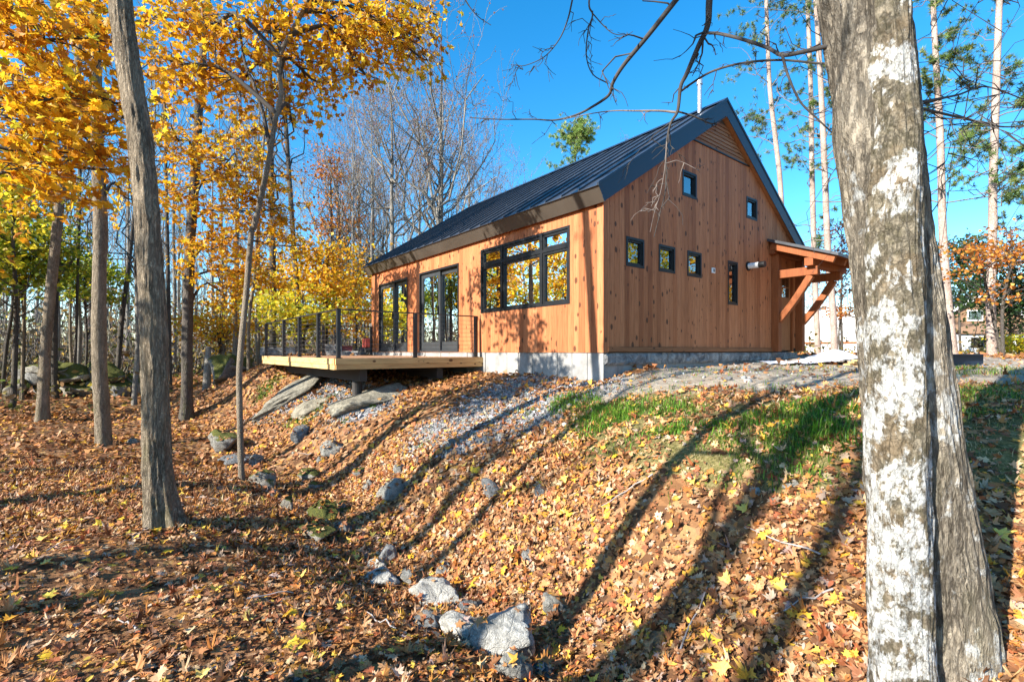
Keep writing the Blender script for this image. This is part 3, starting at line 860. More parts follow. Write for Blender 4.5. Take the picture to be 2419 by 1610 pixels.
# vent pipe and outlet box on the gable
vp = MB().cyl((4.85, -0.022, 1.91), (4.85, -0.045, 1.91), 0.105, n=24).build("vent_pipe", M['frame'], house, label="white horizontal vent pipe with black cap on the gable")
MB().cyl((4.85, -0.045, 1.91), (4.85, -0.27, 1.91), 0.062, n=20).build("pipe", M['white_pipe'], vp)
MB().cyl((4.85, -0.27, 1.91), (4.85, -0.40, 1.91), 0.068, n=20).build("cap", M['black_metal'], vp)
ob = MB().box((3.295, -0.05, 1.605), (3.41, -0.022, 1.712)).build("outlet_box", M['white_pipe'], house, 0.006)
MB().box((3.322, -0.056, 1.628), (3.384, -0.0505, 1.69)).build("outlet_cover", M['cable'], ob)

# timber-framed canopy over the entrance
can = empty("porch_canopy", (0, 0, 0), None, None); can.parent = house
can["label"] = "timber bracket canopy with shed roof over the entrance door"
for u in (6.08, 7.44):
    MB().box((u - .085, -0.19, -0.01), (u + .085, -0.0235, 2.30)).build("post", M['timber'], can, 0.006)
    MB().bar((u, -0.19, 1.82), (u, -1.02, 1.82), 0.16, 0.19).build("beam", M['timber'], can, 0.006)
    # curved brace
    pts = [(u, -0.16 - .70 * s, 0.72 + 1.0 * s - 0.05 * math.sin(math.pi * s)) for s in np.linspace(0, 1, 8)]
    mb = MB()
    A = []
    for i, p in enumerate(pts):
        a = Vector(pts[max(0, i - 1)]); b = Vector(pts[min(7, i + 1)])
        t = (b - a).normalized(); nrm = Vector((0, t.z, -t.y))
        hh = 0.068
        A.append([Vector(p) + Vector((sx * .065, 0, 0)) + nrm * (sy * hh) for sx, sy in ((-1, -1), (1, -1), (1, 1), (-1, 1))])
    for i in range(7): mb.loft(A[i], A[i + 1])
    mb.build("brace", M['timber'], can)
MB().box((5.86, -0.98, 1.92), (7.95, -0.80, 2.10)).build("plate", M['timber'], can, 0.006)
MB().box((5.86, -0.16, 2.30), (7.95, -0.0235, 2.44)).build("ledger", M['timber'], can, 0.006)
for u in (5.90, 6.55, 7.2, 7.85):
    MB().bar((u, -0.06, 2.50), (u, -1.40, 1.992), 0.10, 0.15).build("rafter", M['timber'], can, 0.005)
MB().loft([(5.86, -0.03, 2.585), (7.98, -0.03, 2.585), (7.98, -0.03, 2.600), (5.86, -0.03, 2.600)], [(5.86, -1.46, 2.044), (7.98, -1.46, 2.044), (7.98, -1.46, 2.059), (5.86, -1.46, 2.059)]).build("boarding", M['timber'], can)
MB().loft([(5.77, -0.027, 2.602), (8.05, -0.027, 2.602), (8.05, -0.027, 2.665), (5.77, -0.027, 2.665)], [(5.77, -1.50, 2.044), (8.05, -1.50, 2.044), (8.05, -1.50, 2.107), (5.77, -1.50, 2.107)]).build("canopy_roof", M['roof_metal'], can)

# things seen faintly through the door panes
def stool(u, v, rz, label):
    q = house_xy(u, v)
    t = empty("chair", (q[0], q[1], EYE + Z0 + .001), label, "chair", rz=AX + rz)
    MB().box((-.22, -.22, .42), (.22, .22, .46)).build("seat", M['white_paint'], t, .01)
    MB().loft([(-.22, .20, .5), (.22, .20, .5), (.22, .225, .5), (-.22, .225, .5)], [(-.2, .26, .95), (.2, .26, .95), (.2, .285, .95), (-.2, .285, .95)]).build("backrest", M['white_paint'], t, .006)
    for x, y in ((-.19, -.19), (.19, -.19), (-.19, .19), (.19, .19)):
        MB().bar((x, y, 0), (x, y, .42), .035, .035, (0, 1, 0)).build("leg", M['white_paint'], t)
    for x in (-.19, .19):
        MB().bar((x, .19, .46), (x, .23, .52), .03, .03, (0, 1, 0)).build("back_support", M['white_paint'], t)
stool(0.9, 5.0, 0.4, "white chair indoors behind the near sliding door")

# ------------------------------------------------------------------ the deck
DV0, DV1, DW, DZ = 3.46, 9.40, 3.19, -0.13
q = house_xy(0, 0)
deck = empty("deck", (q[0], q[1], EYE), "raised timber deck with black cable railing beside the house", "deck", rz=AX)
nb = 23
for i in range(nb):
    a = -DW + i * (DW - .03) / nb; b = a + (DW - .03) / nb - .005
    MB().box((a, DV0 + .01, DZ - .026), (b, DV1 - .01, DZ)).build("deck_board", M['deck_board'], deck, 0.003)
for k, (z0, z1, o) in enumerate(((DZ - .112, DZ - .002, 0.022), (DZ - .205, DZ - .114, 0.010))):
    MB().box((-DW - o, DV0 - o - .02, z0), (-.012, DV0 - .001, z1)).build("fascia_board", M['pine_lumber'], deck, 0.002)
    MB().box((-DW - .02 - o, DV0, z0), (-DW - .001, DV1 + .02 + o, z1)).build("fascia_board", M['pine_lumber_y'], deck, 0.002)
    MB().box((-DW, DV1 + .001, z0), (-.012, DV1 + .02 + o, z1)).build("fascia_board", M['pine_lumber'], deck, 0.002)
for i in range(13):
    v = DV0 + .12 + i * .475
    MB().box((-DW + .01, v - .02, DZ - .20), (-.015, v + .02, DZ - .0275)).build("joist", M['beam_dark'], deck)
for u in (-DW + .55, -1.0):
    MB().box((u - .07, DV0 + .12, DZ - .44), (u + .07, DV1 - .12, DZ - .202)).build("beam", M['beam_dark'], deck)
    for v in (DV0 + .45, DV0 + 2.9, DV1 - .5):
        g = house_xy(u, v)
        zb = float(terrain(g[0:1], g[1:2])[0]) - EYE - .25
        MB().cyl((u, v, zb), (u, v, DZ - .442), 0.09, n=16).build("pier", M['beam_dark'], deck)
posts = []
def post(u, v):
    MB().box((u - .034, v - .034, DZ + .0), (u + .034, v + .034, 0.745)).build("railing_post", M['black_metal'], deck, 0.004)
    MB().box((u - .055, v - .055, DZ + .0005), (u + .055, v + .055, DZ + .010)).build("post_base", M['black_metal'], deck)
PU, PV0, PV1 = -DW + .06, DV0 + .06, DV1 - .06
near = [(-DW + .06, PV0), (-1.60, PV0), (-.14, PV0)]
left = [(PU, v) for v in (PV0 + 1.17, PV0 + 2.53, PV0 + 3.9, PV1)]
farp = [(-1.6, PV1), (-.14, PV1)]
for p in near + left + farp: post(*p)
for a, b in (((PU - .04, PV0), (-.10, PV0)), ((PU, PV0 + .036), (PU, PV1 + .04)), ((PU + .036, PV1), (-.10, PV1))):
    MB().bar((a[0], a[1], .757), (b[0], b[1], .757), .055, .022).build("top_rail", M['black_metal'], deck)
    for k in range(9):
        z = DZ + .085 + k * .088
        MB().cyl((a[0], a[1], z), (b[0], b[1], z), .0028, n=5).build("cable", M['cable'], deck)
# ------------------------------------------------------------------ rocks
M['rock'] = m_rock("grey_fieldstone", (0.25, 0.25, 0.235))
M['rock_pale'] = m_rock("pale_stone", (0.47, 0.46, 0.425))
M['rock_moss'] = m_rock("mossy_stone", (0.27, 0.26, 0.235), 1.0)
M['rock_ledge'] = m_rock("ledge_stone", (0.27, 0.25, 0.20))

def _ico(sub):
    import bmesh
    bm = bmesh.new(); bmesh.ops.create_icosphere(bm, subdivisions=sub, radius=1.0)
    bm.verts.ensure_lookup_table()
    V = np.array([v.co[:] for v in bm.verts]); Fc = np.array([[v.index for v in f.verts] for f in bm.faces])
    bm.free()
    return V, Fc
ICO2, ICO3, ICO4, ICO1 = _ico(2), _ico(3), _ico(4), _ico(1)

def rock_shape(seed, size, ico=ICO3, cuts=11, rough=0.20):
    r = np.random.default_rng(seed)
    V = ICO4[0].copy() if ico is ICO4 else ico[0].copy()
    n = unit(r.normal(size=(cuts, 3)))
    d = r.uniform(0.42, 0.82, cuts)
    for k in range(cuts):
        s = V @ n[k]
        over = np.clip(s - d[k], 0, None)
        V -= over[:, None] * n[k] * 0.99
    V += unit(V) * (rough * fbm(V * 1.7 + seed, 4, seed))[:, None]
    V += unit(V) * (rough * 0.45 * fbm(V * 4.5 + seed, 4, seed + 7) - .05 * np.clip(.12 - np.abs(fbm(V * 2.2 + seed * 3, 3, seed + 9)), 0, .12) / .12)[:, None]
    lo, hi = V.min(0), V.max(0)
    V = (V - (lo + hi) / 2) / ((hi - lo) / 2)
    return V * np.asarray(size)

ROCK_TOP = []
def boulder(px0, px1, py0, py1, mat, label, seed, cat="rock", name="boulder", depth=None, sink=0.27, tilt=0.0, yaw=0.0, flat=1.0, ico=ICO4, dy=0.8):
    """a stone whose picture is about px0..px1 by py0..py1; it sits on the ground where its foot shows"""
    g = ground_hit((px0 + px1) / 2, py1)
    Y = g[1] if depth is None else depth
    w = (px1 - px0) / F * Y / 2
    h = (py1 - py0) / F * Y / 2 * 1.15
    c = np.array([g[0], Y + w * dy * 0.6, 0.0])
    c[2] = float(terrain(c[0:1], c[1:2])[0]) + h * (1 - 2 * sink) * flat
    V = rock_shape(seed, (w * .98, w * dy * .95, h * 1.05), ico)
    me = mesh_np(name, V, [ICO4[1] if ico is ICO4 else ico[1]], None, True, M[mat])
    o = link(name, me, None, label, cat)
    o.location = c
    o.rotation_euler = (0, tilt, yaw)
    rr_ = np.random.default_rng(seed + 4000)
    nv = unit(V)
    up = np.where(nv[:, 2] > .25)[0]
    for q in rr_.choice(up, min(len(up), int((5 if 'pale' in mat else 15) * min(2.0, w / .12))), replace=False):
        ROCK_TOP.append((*(np.array(Matrix.Rotation(tilt, 3, 'Y') @ Vector(V[q])) + c), *(nv[q] * .5 + np.array([0, 0, .6]))))
    return o

ROCKS = [
 (482, 558, 1015, 1070, 'rock_moss', "large rounded mossy boulder left of the thin birch-grey trunk", 1, {}),
 (505, 592, 1068, 1098, 'rock', "flat grey slab just behind the foot of the thin trunk", 2, {}),
 (582, 618, 1070, 1100, 'rock', "grey stone touching the right side of the thin trunk", 3, {}),
 (583, 645, 1102, 1149, 'rock_moss', "moss-topped boulder at the foot of the thin trunk", 4, {}),
 (697, 752, 1115, 1140, 'rock_moss', "dark mossy slab in the gully right of the thin trunk's boulder", 5, {}),
 (722, 763, 1138, 1156, 'rock_moss', "small mossy stone below the dark slab in the gully", 6, {}),
 (630, 660, 1150, 1175, 'rock', "small pale stone on the left lip of the gully", 7, {}),
 (652, 694, 1160, 1205, 'rock_moss', "mossy block leaning down the left lip of the gully", 8, {}),
 (716, 790, 1185, 1232, 'rock_moss', "long mossy boulder in the middle of the gully", 9, {'tilt': .35}),
 (768, 838, 1180, 1214, 'rock_moss', "dark mossy boulder half hidden by leaves at the gully bottom", 10, {}),
 (680, 785, 1236, 1270, 'rock_moss', "low mossy ledge stone above the pale stones", 11, {}),
 (783, 832, 1228, 1258, 'rock', "grey stone beside the low mossy ledge stone", 12, {}),
 (748, 810, 1052, 1088, 'rock', "blue-grey stone on the bank below the ledge slabs", 13, {}),
 (746, 768, 1082, 1098, 'rock', "little square grey stone under the blue-grey stone", 14, {}),
 (875, 968, 1132, 1176, 'rock', "dark slab half buried in the leaf bank", 15, {'tilt': -.3}),
 (830, 865, 1110, 1130, 'rock_moss', "small moss-green stone on the leaf bank", 16, {}),
 (852, 882, 1134, 1163, 'rock', "greenish-grey stone below the moss-green stone on the bank", 17, {}),
 (927, 953, 1100, 1124, 'rock', "pointed grey stone high on the leaf bank", 18, {}),
 (681, 731, 1006, 1044, 'rock', "dark wedge of rock under the ledge slabs", 19, {'tilt': -.4}),
 (883, 936, 1274, 1322, 'rock_pale', "pale cracked round stone at the top of the pale row", 20, {'ico': ICO4}),
 (846, 912, 1310, 1337, 'rock_pale', "pale angular stone below the cracked round stone", 21, {'ico': ICO4}),
 (846, 945, 1335, 1375, 'rock_pale', "long pale flat-topped stone in the pale row", 22, {'ico': ICO4}),
 (926, 986, 1340, 1380, 'rock', "dark-sided stone behind the long pale stone", 23, {'ico': ICO4}),
 (953, 1084, 1374, 1436, 'rock_pale', "long pale grooved boulder in the middle of the row", 24, {'ico': ICO4}),
 (1019, 1062, 1322, 1354, 'rock', "grey stone lying in the shaded gully", 25, {}),
 (1231, 1264, 1303, 1332, 'rock', "small round grey cobble alone on the leaf bank", 26, {}),
 (1281, 1347, 1412, 1464, 'rock', "grey-brown rock in the leaves right of the big pale boulder", 27, {'ico': ICO4}),
 (1105, 1268, 1428, 1560, 'rock_pale', "biggest pale boulder at the bottom of the picture", 28, {'ico': ICO4, 'dy': .75}),
 (1030, 1155, 1450, 1522, 'rock_pale', "pale hollowed boulder joined to the left of the biggest one", 29, {'ico': ICO4}),
 (948, 1052, 1447, 1490, 'rock', "thin grey slab tilted beside the pale hollowed boulder", 30, {'tilt': -.3, 'ico': ICO4}),
 (1158, 1262, 1525, 1612, 'rock', "blue-grey shaded boulder at the bottom edge", 31, {'ico': ICO4}),
 (1250, 1312, 1560, 1596, 'rock', "small pale-edged stone at the bottom edge, right of the shaded boulder", 32, {}),
 (1080, 1130, 1420, 1450, 'rock', "dark stone wedged behind the big pale boulder", 33, {}),
 (1774, 1804, 1159, 1180, 'rock_pale', "small white stone on the leaf bank below the grass", 34, {}),
 (1852, 1894, 1143, 1164, 'rock', "flat grey stone in the trunk shadow below the grass", 35, {}),
 (1138, 1182, 1118, 1172, 'rock', "pale flat stone lying on the slope in the leaves", 36, {'tilt': -.5}),
 (1262, 1292, 1150, 1182, 'rock', "brown-grey slab edge showing through the bank leaves", 37, {}),
 (680, 722, 1590, 1612, 'rock', "blue-grey stone cut by the bottom edge of the picture", 38, {}),
 (290, 330, 1030, 1050, 'rock', "low grey stone right of the straight middle trunk", 39, {}),
]
for a, b, c, d, mt, lb, sd, kw in ROCKS:
    boulder(a, b, c, d, mt, lb, sd, **kw)

def slab_rock(p0, p1, width, label, seed, lift=0.02):
    """long flat ledge lying on the slope between two picture points"""
    A, B = ground_hit(*p0), ground_hit(*p1)
    ln = np.linalg.norm(B - A)
    V = rock_shape(seed, (ln / 2 * 1.1, width / 2, 0.13), ICO4, 9, 0.16)
    me = mesh_np("rock_slab", V, [ICO4[1]], None, True, M['rock_ledge'])
    o = link("rock_slab", me, None, label, "rock")
    c = (A + B) / 2
    o.location = (c[0], c[1], float(terrain(c[0:1], c[1:2])[0]) + lift)
    t = Vector(B - A).normalized(); s = Vector((0, 0, 1)).cross(t).normalized()
    # lean with the slope across
    e = 0.25
    za = float(terrain(np.array([c[0] + s.x * e]), np.array([c[1] + s.y * e]))[0]); zb = float(terrain(np.array([c[0] - s.x * e]), np.array([c[1] - s.y * e]))[0])
    s = Vector((s.x, s.y, (za - zb) / (2 * e))).normalized()
    n = t.cross(s).normalized(); s = n.cross(t)
    o.rotation_euler = Matrix((t, s, n)).transposed().to_euler()
slab_rock((606, 1004), (765, 893), .95, "long greenish ledge slab below the deck's left part", 51)
slab_rock((780, 990), (945, 922), 1.1, "broad ledge slab below the deck's front corner", 52)
slab_rock((690, 980), (800, 930), 0.7, "narrow ledge slab between the two broad ones", 53, 0.0)

# mossy old stone wall in the wood on the left
WORDS = ['first', 'second', 'third', 'fourth', 'fifth', 'sixth', 'seventh', 'eighth', 'ninth', 'tenth', 'eleventh', 'twelfth']
WALL = [(25, 60, 900, 938), (60, 100, 868, 905), (62, 110, 905, 945), (140, 190, 862, 900), (150, 200, 900, 935), (190, 240, 865, 925), (232, 280, 858, 905), (255, 300, 905, 940), (278, 315, 895, 945), (100, 150, 855, 880), (195, 232, 905, 940), (0, 30, 860, 900)]
for i, (a, b, c, d) in enumerate(WALL):
    g = ground_hit((a + b) / 2, 938)
    Y = g[1]
    zc = EYE - ((c + d) / 2 - HY) / F * Y
    w = (b - a) / F * Y / 2
    h = (d - c) / F * Y / 2
    V = rock_shape(70 + i, (w * 1.6, w * 1.2, h * 1.35), ICO3)
    o = link("wall_stone", mesh_np("wall_stone", V, [ICO3[1]], None, True, M['rock_moss']), None, "mossy block of the tumbled wall in the wood, " + WORDS[sorted(WALL).index((a, b, c, d))] + " counted from the left", "rock", "mossy stones of the tumbled wall at left")
    o.location = ((( a + b) / 2 - CX) / F * Y, Y + .3 * (i % 3), zc)
STONES2 = [(500, 545, 842, 905), (535, 575, 838, 890), (555, 600, 845, 880), (520, 560, 880, 920)]
for i, (a, b, c, d) in enumerate(STONES2):
    Y = 15.0
    V = rock_shape(90 + i, ((b - a) / F * Y / 2 * 1.2, .5, (d - c) / F * Y / 2 * 1.2), ICO3)
    o = link("ledge_block", mesh_np("ledge_block", V, [ICO3[1]], None, True, M['rock_moss']), None, ["tallest mossy ledge block left of the deck, leftmost of four", "mossy ledge block second from left beside the deck", "mossy ledge block closest to the deck's far corner", "lowest mossy ledge block left of the deck"][i], "rock", "ledge blocks left of the deck")
    o.location = P((a + b) / 2, (c + d) / 2, Y + .4 * i)

# ------------------------------------------------------------------ leaves
def _mirror(h):
    return np.array(h + [(-x, y) for x, y in h[::-1] if abs(x) > 1e-6 ])
LEAF_HI = _mirror([(0, 0), (.26, -.12), (.24, .08), (.56, .12), (.45, .26), (.66, .52), (.36, .46), (.23, .55), (.27, .78), (.12, .74), (0, 1.05)])
LEAF_MD = _mirror([(0, 0), (.32, -.06), (.27, .15), (.64, .45), (.24, .5), (0, 1.0)])
LEAF_LO = np.array([(0, 0), (.5, .35), (0, 1.0), (-.5, .35)])
LEAF_OV = np.array([(0, 0), (.22, .22), (.28, .5), (.15, .85), (0, 1.05), (-.15, .85), (-.28, .5), (-.22, .22)])

def leaf_geo(shape, pos, nrm, size, col, r, curl=0.5, fan=True):
    """leaves at pos with face normals nrm: vertices, faces, colours"""
    n = len(pos)
    out = shape if shape is LEAF_LO else np.vstack([[(0, .36)], shape])
    k = len(out)
    x = np.broadcast_to(out[:, 0], (n, k)) * r.uniform(.85, 1.15, (n, 1)); y = np.broadcast_to(out[:, 1] - .4, (n, k))
    a = r.normal(0, 1, (n, 3)) * curl * r.uniform(.3, 1.9, (n, 1))
    z = a[:, :1] * x ** 2 + a[:, 1:2] * .8 * y ** 2 + a[:, 2:] * .8 * x * y + np.abs(a[:, :1]) * .45 * np.abs(x)
    loc = np.stack([x, y, z], -1) * size[:, None, None]
    nrm = unit(nrm)
    h = unit(r.normal(size=(n, 3)))
    t = unit(np.cross(nrm, h)); b = np.cross(nrm, t)
    V = pos[:, None, :] + loc[..., :1] * t[:, None, :] + loc[..., 1:2] * b[:, None, :] + loc[..., 2:] * nrm[:, None, :]
    base = (np.arange(n) * k)[:, None]
    if shape is LEAF_LO:
        fc = base + np.array([[0, 1, 2, 3]]); fc = fc.reshape(-1, 4)
    else:
        m = k - 1
        i = np.arange(1, m + 1); tri = np.stack([np.zeros(m, int), i, np.roll(i, -1)], -1)
        fc = (base[:, :, None] + tri[None]).reshape(-1, 3)
    C = np.repeat(col, k, axis=0)
    return V.reshape(-1, 3), fc, C

class Geo:
    """joins arrays into one mesh"""
    def __init__(self): self.V, self.T, self.Q, self.C, self.n = [], [], [], [], 0
    def add(self, V, fc, C=None):
        (self.T if fc.shape[1] == 3 else self.Q).append(fc + self.n)
        self.V.append(V); self.n += len(V)
        self.C.append(np.broadcast_to(np.array((.2, .2, .2)) if C is None else C, (len(V), 3)))
    def mesh(self, name, mat, smooth=True, col=True):
        fs = [np.vstack(x) for x in (self.T, self.Q) if x]
        return mesh_np(name, np.vstack(self.V), fs, np.vstack(self.C) if col else None, smooth, mat)

def pick(pal, n, r, jitter=.14):
    cols = np.array([c for c, _ in pal]); w = np.array([q for _, q in pal], float)
    i = r.choice(len(cols), n, p=w / w.sum())
    return np.clip(cols[i] * (1 + r.normal(0, jitter, (n, 1))) * (1 + r.normal(0, .05, (n, 3))), .004, .95)

PAL_YEL = [((.78, .43, .018), 4), ((.84, .55, .035), 2.4), ((.64, .31, .015), 4), ((.46, .19, .012), 2.6), ((.62, .54, .04), 1.2)]
PAL_AMB = [((.70, .37, .018), 4), ((.78, .48, .025), 3), ((.54, .24, .014), 3), ((.40, .155, .012), 1.6), ((.82, .58, .04), 2)]
PAL_GRN = [((.20, .27, .025), 4), ((.36, .38, .035), 3), ((.58, .50, .035), 3), ((.11, .17, .02), 2)]
PAL_LIME = [((.52, .50, .035), 4), ((.68, .56, .035), 4), ((.78, .54, .035), 3), ((.34, .37, .035), 2)]
PAL_ORG = [((.64, .26, .04), 4), ((.54, .18, .03), 4), ((.70, .38, .08), 2), ((.34, .11, .025), 2)]
PAL_BRN = [((.34, .14, .07), 4), ((.26, .10, .055), 3), ((.44, .21, .10), 2), ((.38, .13, .10), 1)]
PAL_LITTER = [((.52, .29, .135), 5), ((.44, .215, .085), 5), ((.25, .105, .045), 4.6), ((.48, .20, .05), 3.6), ((.60, .41, .24), 2.8), ((.10, .046, .022), 4.4), ((.66, .36, .045), 1.8), ((.72, .50, .08), .7), ((.34, .10, .038), 1.6), ((.42, .33, .25), 1.4)]
PAL_LITTER_FAR = [((.44, .21, .08), 5), ((.36, .155, .058), 4), ((.22, .09, .036), 3.6), ((.48, .21, .05), 3), ((.52, .31, .16), 2), ((.10, .045, .02), 3.2), ((.64, .36, .04), 1.4)]

M['leaf'] = m_leaf("maple_leaves", 0.5, 0.54, 0.35)
M['litter'] = m_leaf("fallen_leaves", 0.62, 0.12, 0.3, tint=(.75, .62, .5))
M['needle'] = m_leaf("pine_needles", 0.5, 0.25, 0.3)
M['grassm'] = m_leaf("grass_blades", 0.5, 0.35, 0.3)

def normals_at(x, y):
    e = 0.05
    dzx = (terrain(x + e, y) - terrain(x - e, y)) / (2 * e); dzy = (terrain(x, y + e) - terrain(x, y - e)) / (2 * e)
    return unit(np.stack([-dzx, -dzy, np.ones_like(x)], -1))
def in_house(x, y, m=0.0):
    u = (x - HC[0]) * D2[0] + (y - HC[1]) * D2[1]; v = (x - HC[0]) * D1[0] + (y - HC[1]) * D1[1]
    return (u > -m) & (u < W + m) & (v > -m) & (v < L + m)
def keep_leaf(x, y, r):
    p = np.ones(len(x))
    n = fbm(np.stack([x * 1.3, y * 1.3, x * 0], -1), 3, 21) * .6
    g, d, v = blob_mask(x, y, GRASS), blob_mask(x, y, DIRT), blob_mask(x, y, GRAVEL)
    p *= 1 - .62 * np.clip((g + n * .5 - .3) * 4, 0, 1)
    p *= 1 - .45 * np.clip((v + n - .3) * 4, 0, 1)
    p *= 1 - .965 * np.clip((d + n * .4 - .3) * 4, 0, 1)
    p *= .30 + 1.05 * np.clip(fbm(np.stack([x * .8, y * .8, x * 0], -1), 3, 5) + .5, 0, 1)
    p[in_house(x, y, .02)] = 0
    return r.random(len(x)) < p
def scatter(n, y0, y1, r, slope=1.22, pad=1.2):
    """points in the wedge the camera looks over, uniform in plan"""
    y = np.sqrt(r.random(n) * ((y1 + pad / slope) ** 2 - (y0 + pad / slope) ** 2) + (y0 + pad / slope) ** 2) - pad / slope
    x = (r.random(n) * 2 - 1) * (slope * y + pad)
    return x, y
gl_ = Geo()
r = np.random.default_rng(77)
for (n, y0, y1, shape, s0, s1, pal, tilt, lift) in [(24000, 1.0, 4.0, LEAF_HI, .030, .070, PAL_LITTER, .21, .030), (34000, 1.0, 4.4, LEAF_OV, .016, .045, PAL_LITTER, .30, .034), (70000, 4.0, 7.6, LEAF_MD, .034, .078, PAL_LITTER, .24, .03), (64000, 7.6, 15.0, LEAF_LO, .055, .11, PAL_LITTER_FAR, .28, .03), (36000, 15.0, 27.0, LEAF_LO, .11, .2, PAL_LITTER_FAR, .25, .03)]:
    x, y = scatter(n, y0, y1, r)
    k = keep_leaf(x, y, r); x, y = x[k], y[k]
    z = terrain(x, y)
    nn = normals_at(x, y) + r.normal(0, tilt, (len(x), 3))
    pos = np.stack([x, y, z + lift * r.random(len(x)) + .006], -1)
    size = r.uniform(s0, s1, len(x)) * np.where(r.random(len(x)) < .25, .6, 1)
    V, fc, C = leaf_geo(shape, pos, nn, size, pick(pal, len(x), r), r, .62)
    gl_.add(V, fc, C)
rt = np.array(ROCK_TOP)
V, fc, C = leaf_geo(LEAF_MD, rt[:, :3] + np.array([0, 0, .008]), rt[:, 3:] + r.normal(0, .15, (len(rt), 3)), r.uniform(.03, .07, len(rt)), pick(PAL_LITTER, len(rt), r), r, .5)
gl_.add(V, fc, C)
link("fallen_leaves", gl_.mesh("fallen_leaves", M['litter'], False), kind="stuff", label="thick carpet of brown, orange and yellow fallen leaves", cat="leaf litter")

# bright fresh leaves lying singly on top
r = np.random.default_rng(9)
shared = []
for k in range(6):
    V, fc, C = leaf_geo(LEAF_HI, np.zeros((1, 3)), np.array([[0, 0, 1.]]), np.array([1.0]), np.array([[(.80, .56, .05), (.78, .45, .04), (.82, .60, .16), (.70, .33, .03), (.80, .50, .03), (.74, .58, .12)][k]]), r, .42)
    shared.append(mesh_np("fresh_leaf", V, [fc], C, False, M['litter']))
x, y = scatter(620, 1.4, 6.6, r)
k = keep_leaf(x, y, r) & (np.abs(x) < 1.1 * y); x, y = x[k][:170], y[k][:170]
z = terrain(x, y); nn = normals_at(x, y)
for i in range(len(x)):
    o = link("fresh_leaf", shared[i % 6], None, "bright yellow maple leaf lying on top of the brown litter", "leaf", "bright fresh leaves on the ground")
    o.location = (x[i], y[i], z[i] + .035)
    s = r.uniform(.06, .095)
    o.scale = (s, s, s)
    q = Vector(nn[i] + r.normal(0, .22, 3)).to_track_quat('Z', 'Y').to_euler()
    o.rotation_mode = 'QUATERNION'
    from mathutils import Quaternion
    o.rotation_quaternion = q.to_quaternion() @ Quaternion((0, 0, 1), r.uniform(0, 6.28))

# gravel
r = np.random.default_rng(31)
gg = Geo()
VV, FF = ICO1
for sp, n in ((GRAVEL, 15000), (DIRT, 1600)):
    c = np.array(sp); w = c[:, 2] ** 2; i = r.choice(len(c), n, p=w / w.sum())
    x = c[i, 0] + r.normal(0, .62, n) * c[i, 2]; y = c[i, 1] + r.normal(0, .62, n) * c[i, 2]
    ok = ~in_house(x, y, .03); x, y = x[ok], y[ok]; n = len(x)
    s = r.uniform(.007, .022, n) * np.where(r.random(n) < .05, 1.9, 1)
    z = terrain(x, y)
    jit = 1 + r.normal(0, .22, (n, len(VV), 1))
    V = VV[None] * jit * s[:, None, None] * r.uniform(.6, 1.3, (n, 1, 3)) + np.stack([x, y, z + s * .3], -1)[:, None, :]
    fc = (np.arange(n)[:, None, None] * len(VV) + FF[None]).reshape(-1, 3)
    gcol = pick([((.21, .205, .20), 3), ((.25, .24, .225), 2), ((.12, .115, .11), 2.5), ((.26, .235, .20), 1), ((.42, .41, .39), .7)], n, r)
    gg.add(V.reshape(-1, 3), fc, np.repeat(gcol, len(VV), 0))
M['gravel'] = m_leaf("gravel_stones", .9, 0, .2)
link("gravel", gg.mesh("gravel", M['gravel'], False), kind="stuff", label="grey crushed gravel below the foundation wall", cat="gravel")

# grass
def blades(spots, n, h0, h1, pal, seed, spread=.7, width=.0055, lean=.5, gate=-.12):
    r = np.random.default_rng(seed)
    c = np.array(spots); w = c[:, 2] ** 2; i = r.choice(len(c), n, p=w / w.sum())
    x = c[i, 0] + r.normal(0, .5, n) * c[i, 2] * spread; y = c[i, 1] + r.normal(0, .5, n) * c[i, 2] * spread
    f = fbm(np.stack([x * 2.2, y * 2.2, x * 0], -1), 3, 41)
    ok = (f > gate) & ~in_house(x, y, .1); x, y, f = x[ok], y[ok], f[ok]; n = len(x)
    z = terrain(x, y)
    h = r.uniform(h0, h1, n) * (1 + .9 * np.clip(f, 0, 1))
    d = r.normal(0, 1, (n, 2)); d = d / np.linalg.norm(d, axis=1, keepdims=True)
    ln = r.uniform(.15, 1.0, n) * lean
    side = np.stack([-d[:, 1], d[:, 0], np.zeros(n)], -1) * (width * r.uniform(.6, 1.3, n))[:, None]
    b = np.stack([x, y, z - .01], -1)
    mid = b + np.stack([d[:, 0] * h * ln * .3, d[:, 1] * h * ln * .3, h * .6], -1)
    tip = b + np.stack([d[:, 0] * h * ln * 1.1, d[:, 1] * h * ln * 1.1, h * (1 - .4 * ln)], -1)
    V = np.stack([b - side, b + side, mid + side * .8, mid - side * .8, tip], 1)
    k = np.arange(n)[:, None] * 5
    q = k + np.array([[0, 1, 2, 3]]); t = k + np.array([[3, 2, 4]])
    return V.reshape(-1, 3), q, t, np.repeat(pick(pal, n, r), 5, 0)
PAL_GRASS = [((.13, .24, .025), 4), ((.20, .31, .035), 3), ((.08, .15, .02), 3), ((.34, .34, .07), 2), ((.45, .38, .15), 1.2)]
PAL_GREEN = [((.10, .25, .02), 4), ((.17, .34, .03), 3), ((.06, .15, .015), 3), ((.27, .36, .05), 1)]
PAL_STRAW = [((.50, .40, .20), 3), ((.38, .30, .14), 3), ((.28, .25, .08), 2), ((.20, .24, .05), 2)]
GREEN = hits([(1310, 955, .45), (1370, 970, .55), (1430, 985, .5), (1490, 1000, .5), (1550, 1010, .45), (1440, 1020, .35), (1600, 1045, .35), (1690, 1010, .4), (1960, 1040, .45), (1940, 970, .5)])
ge = Geo()
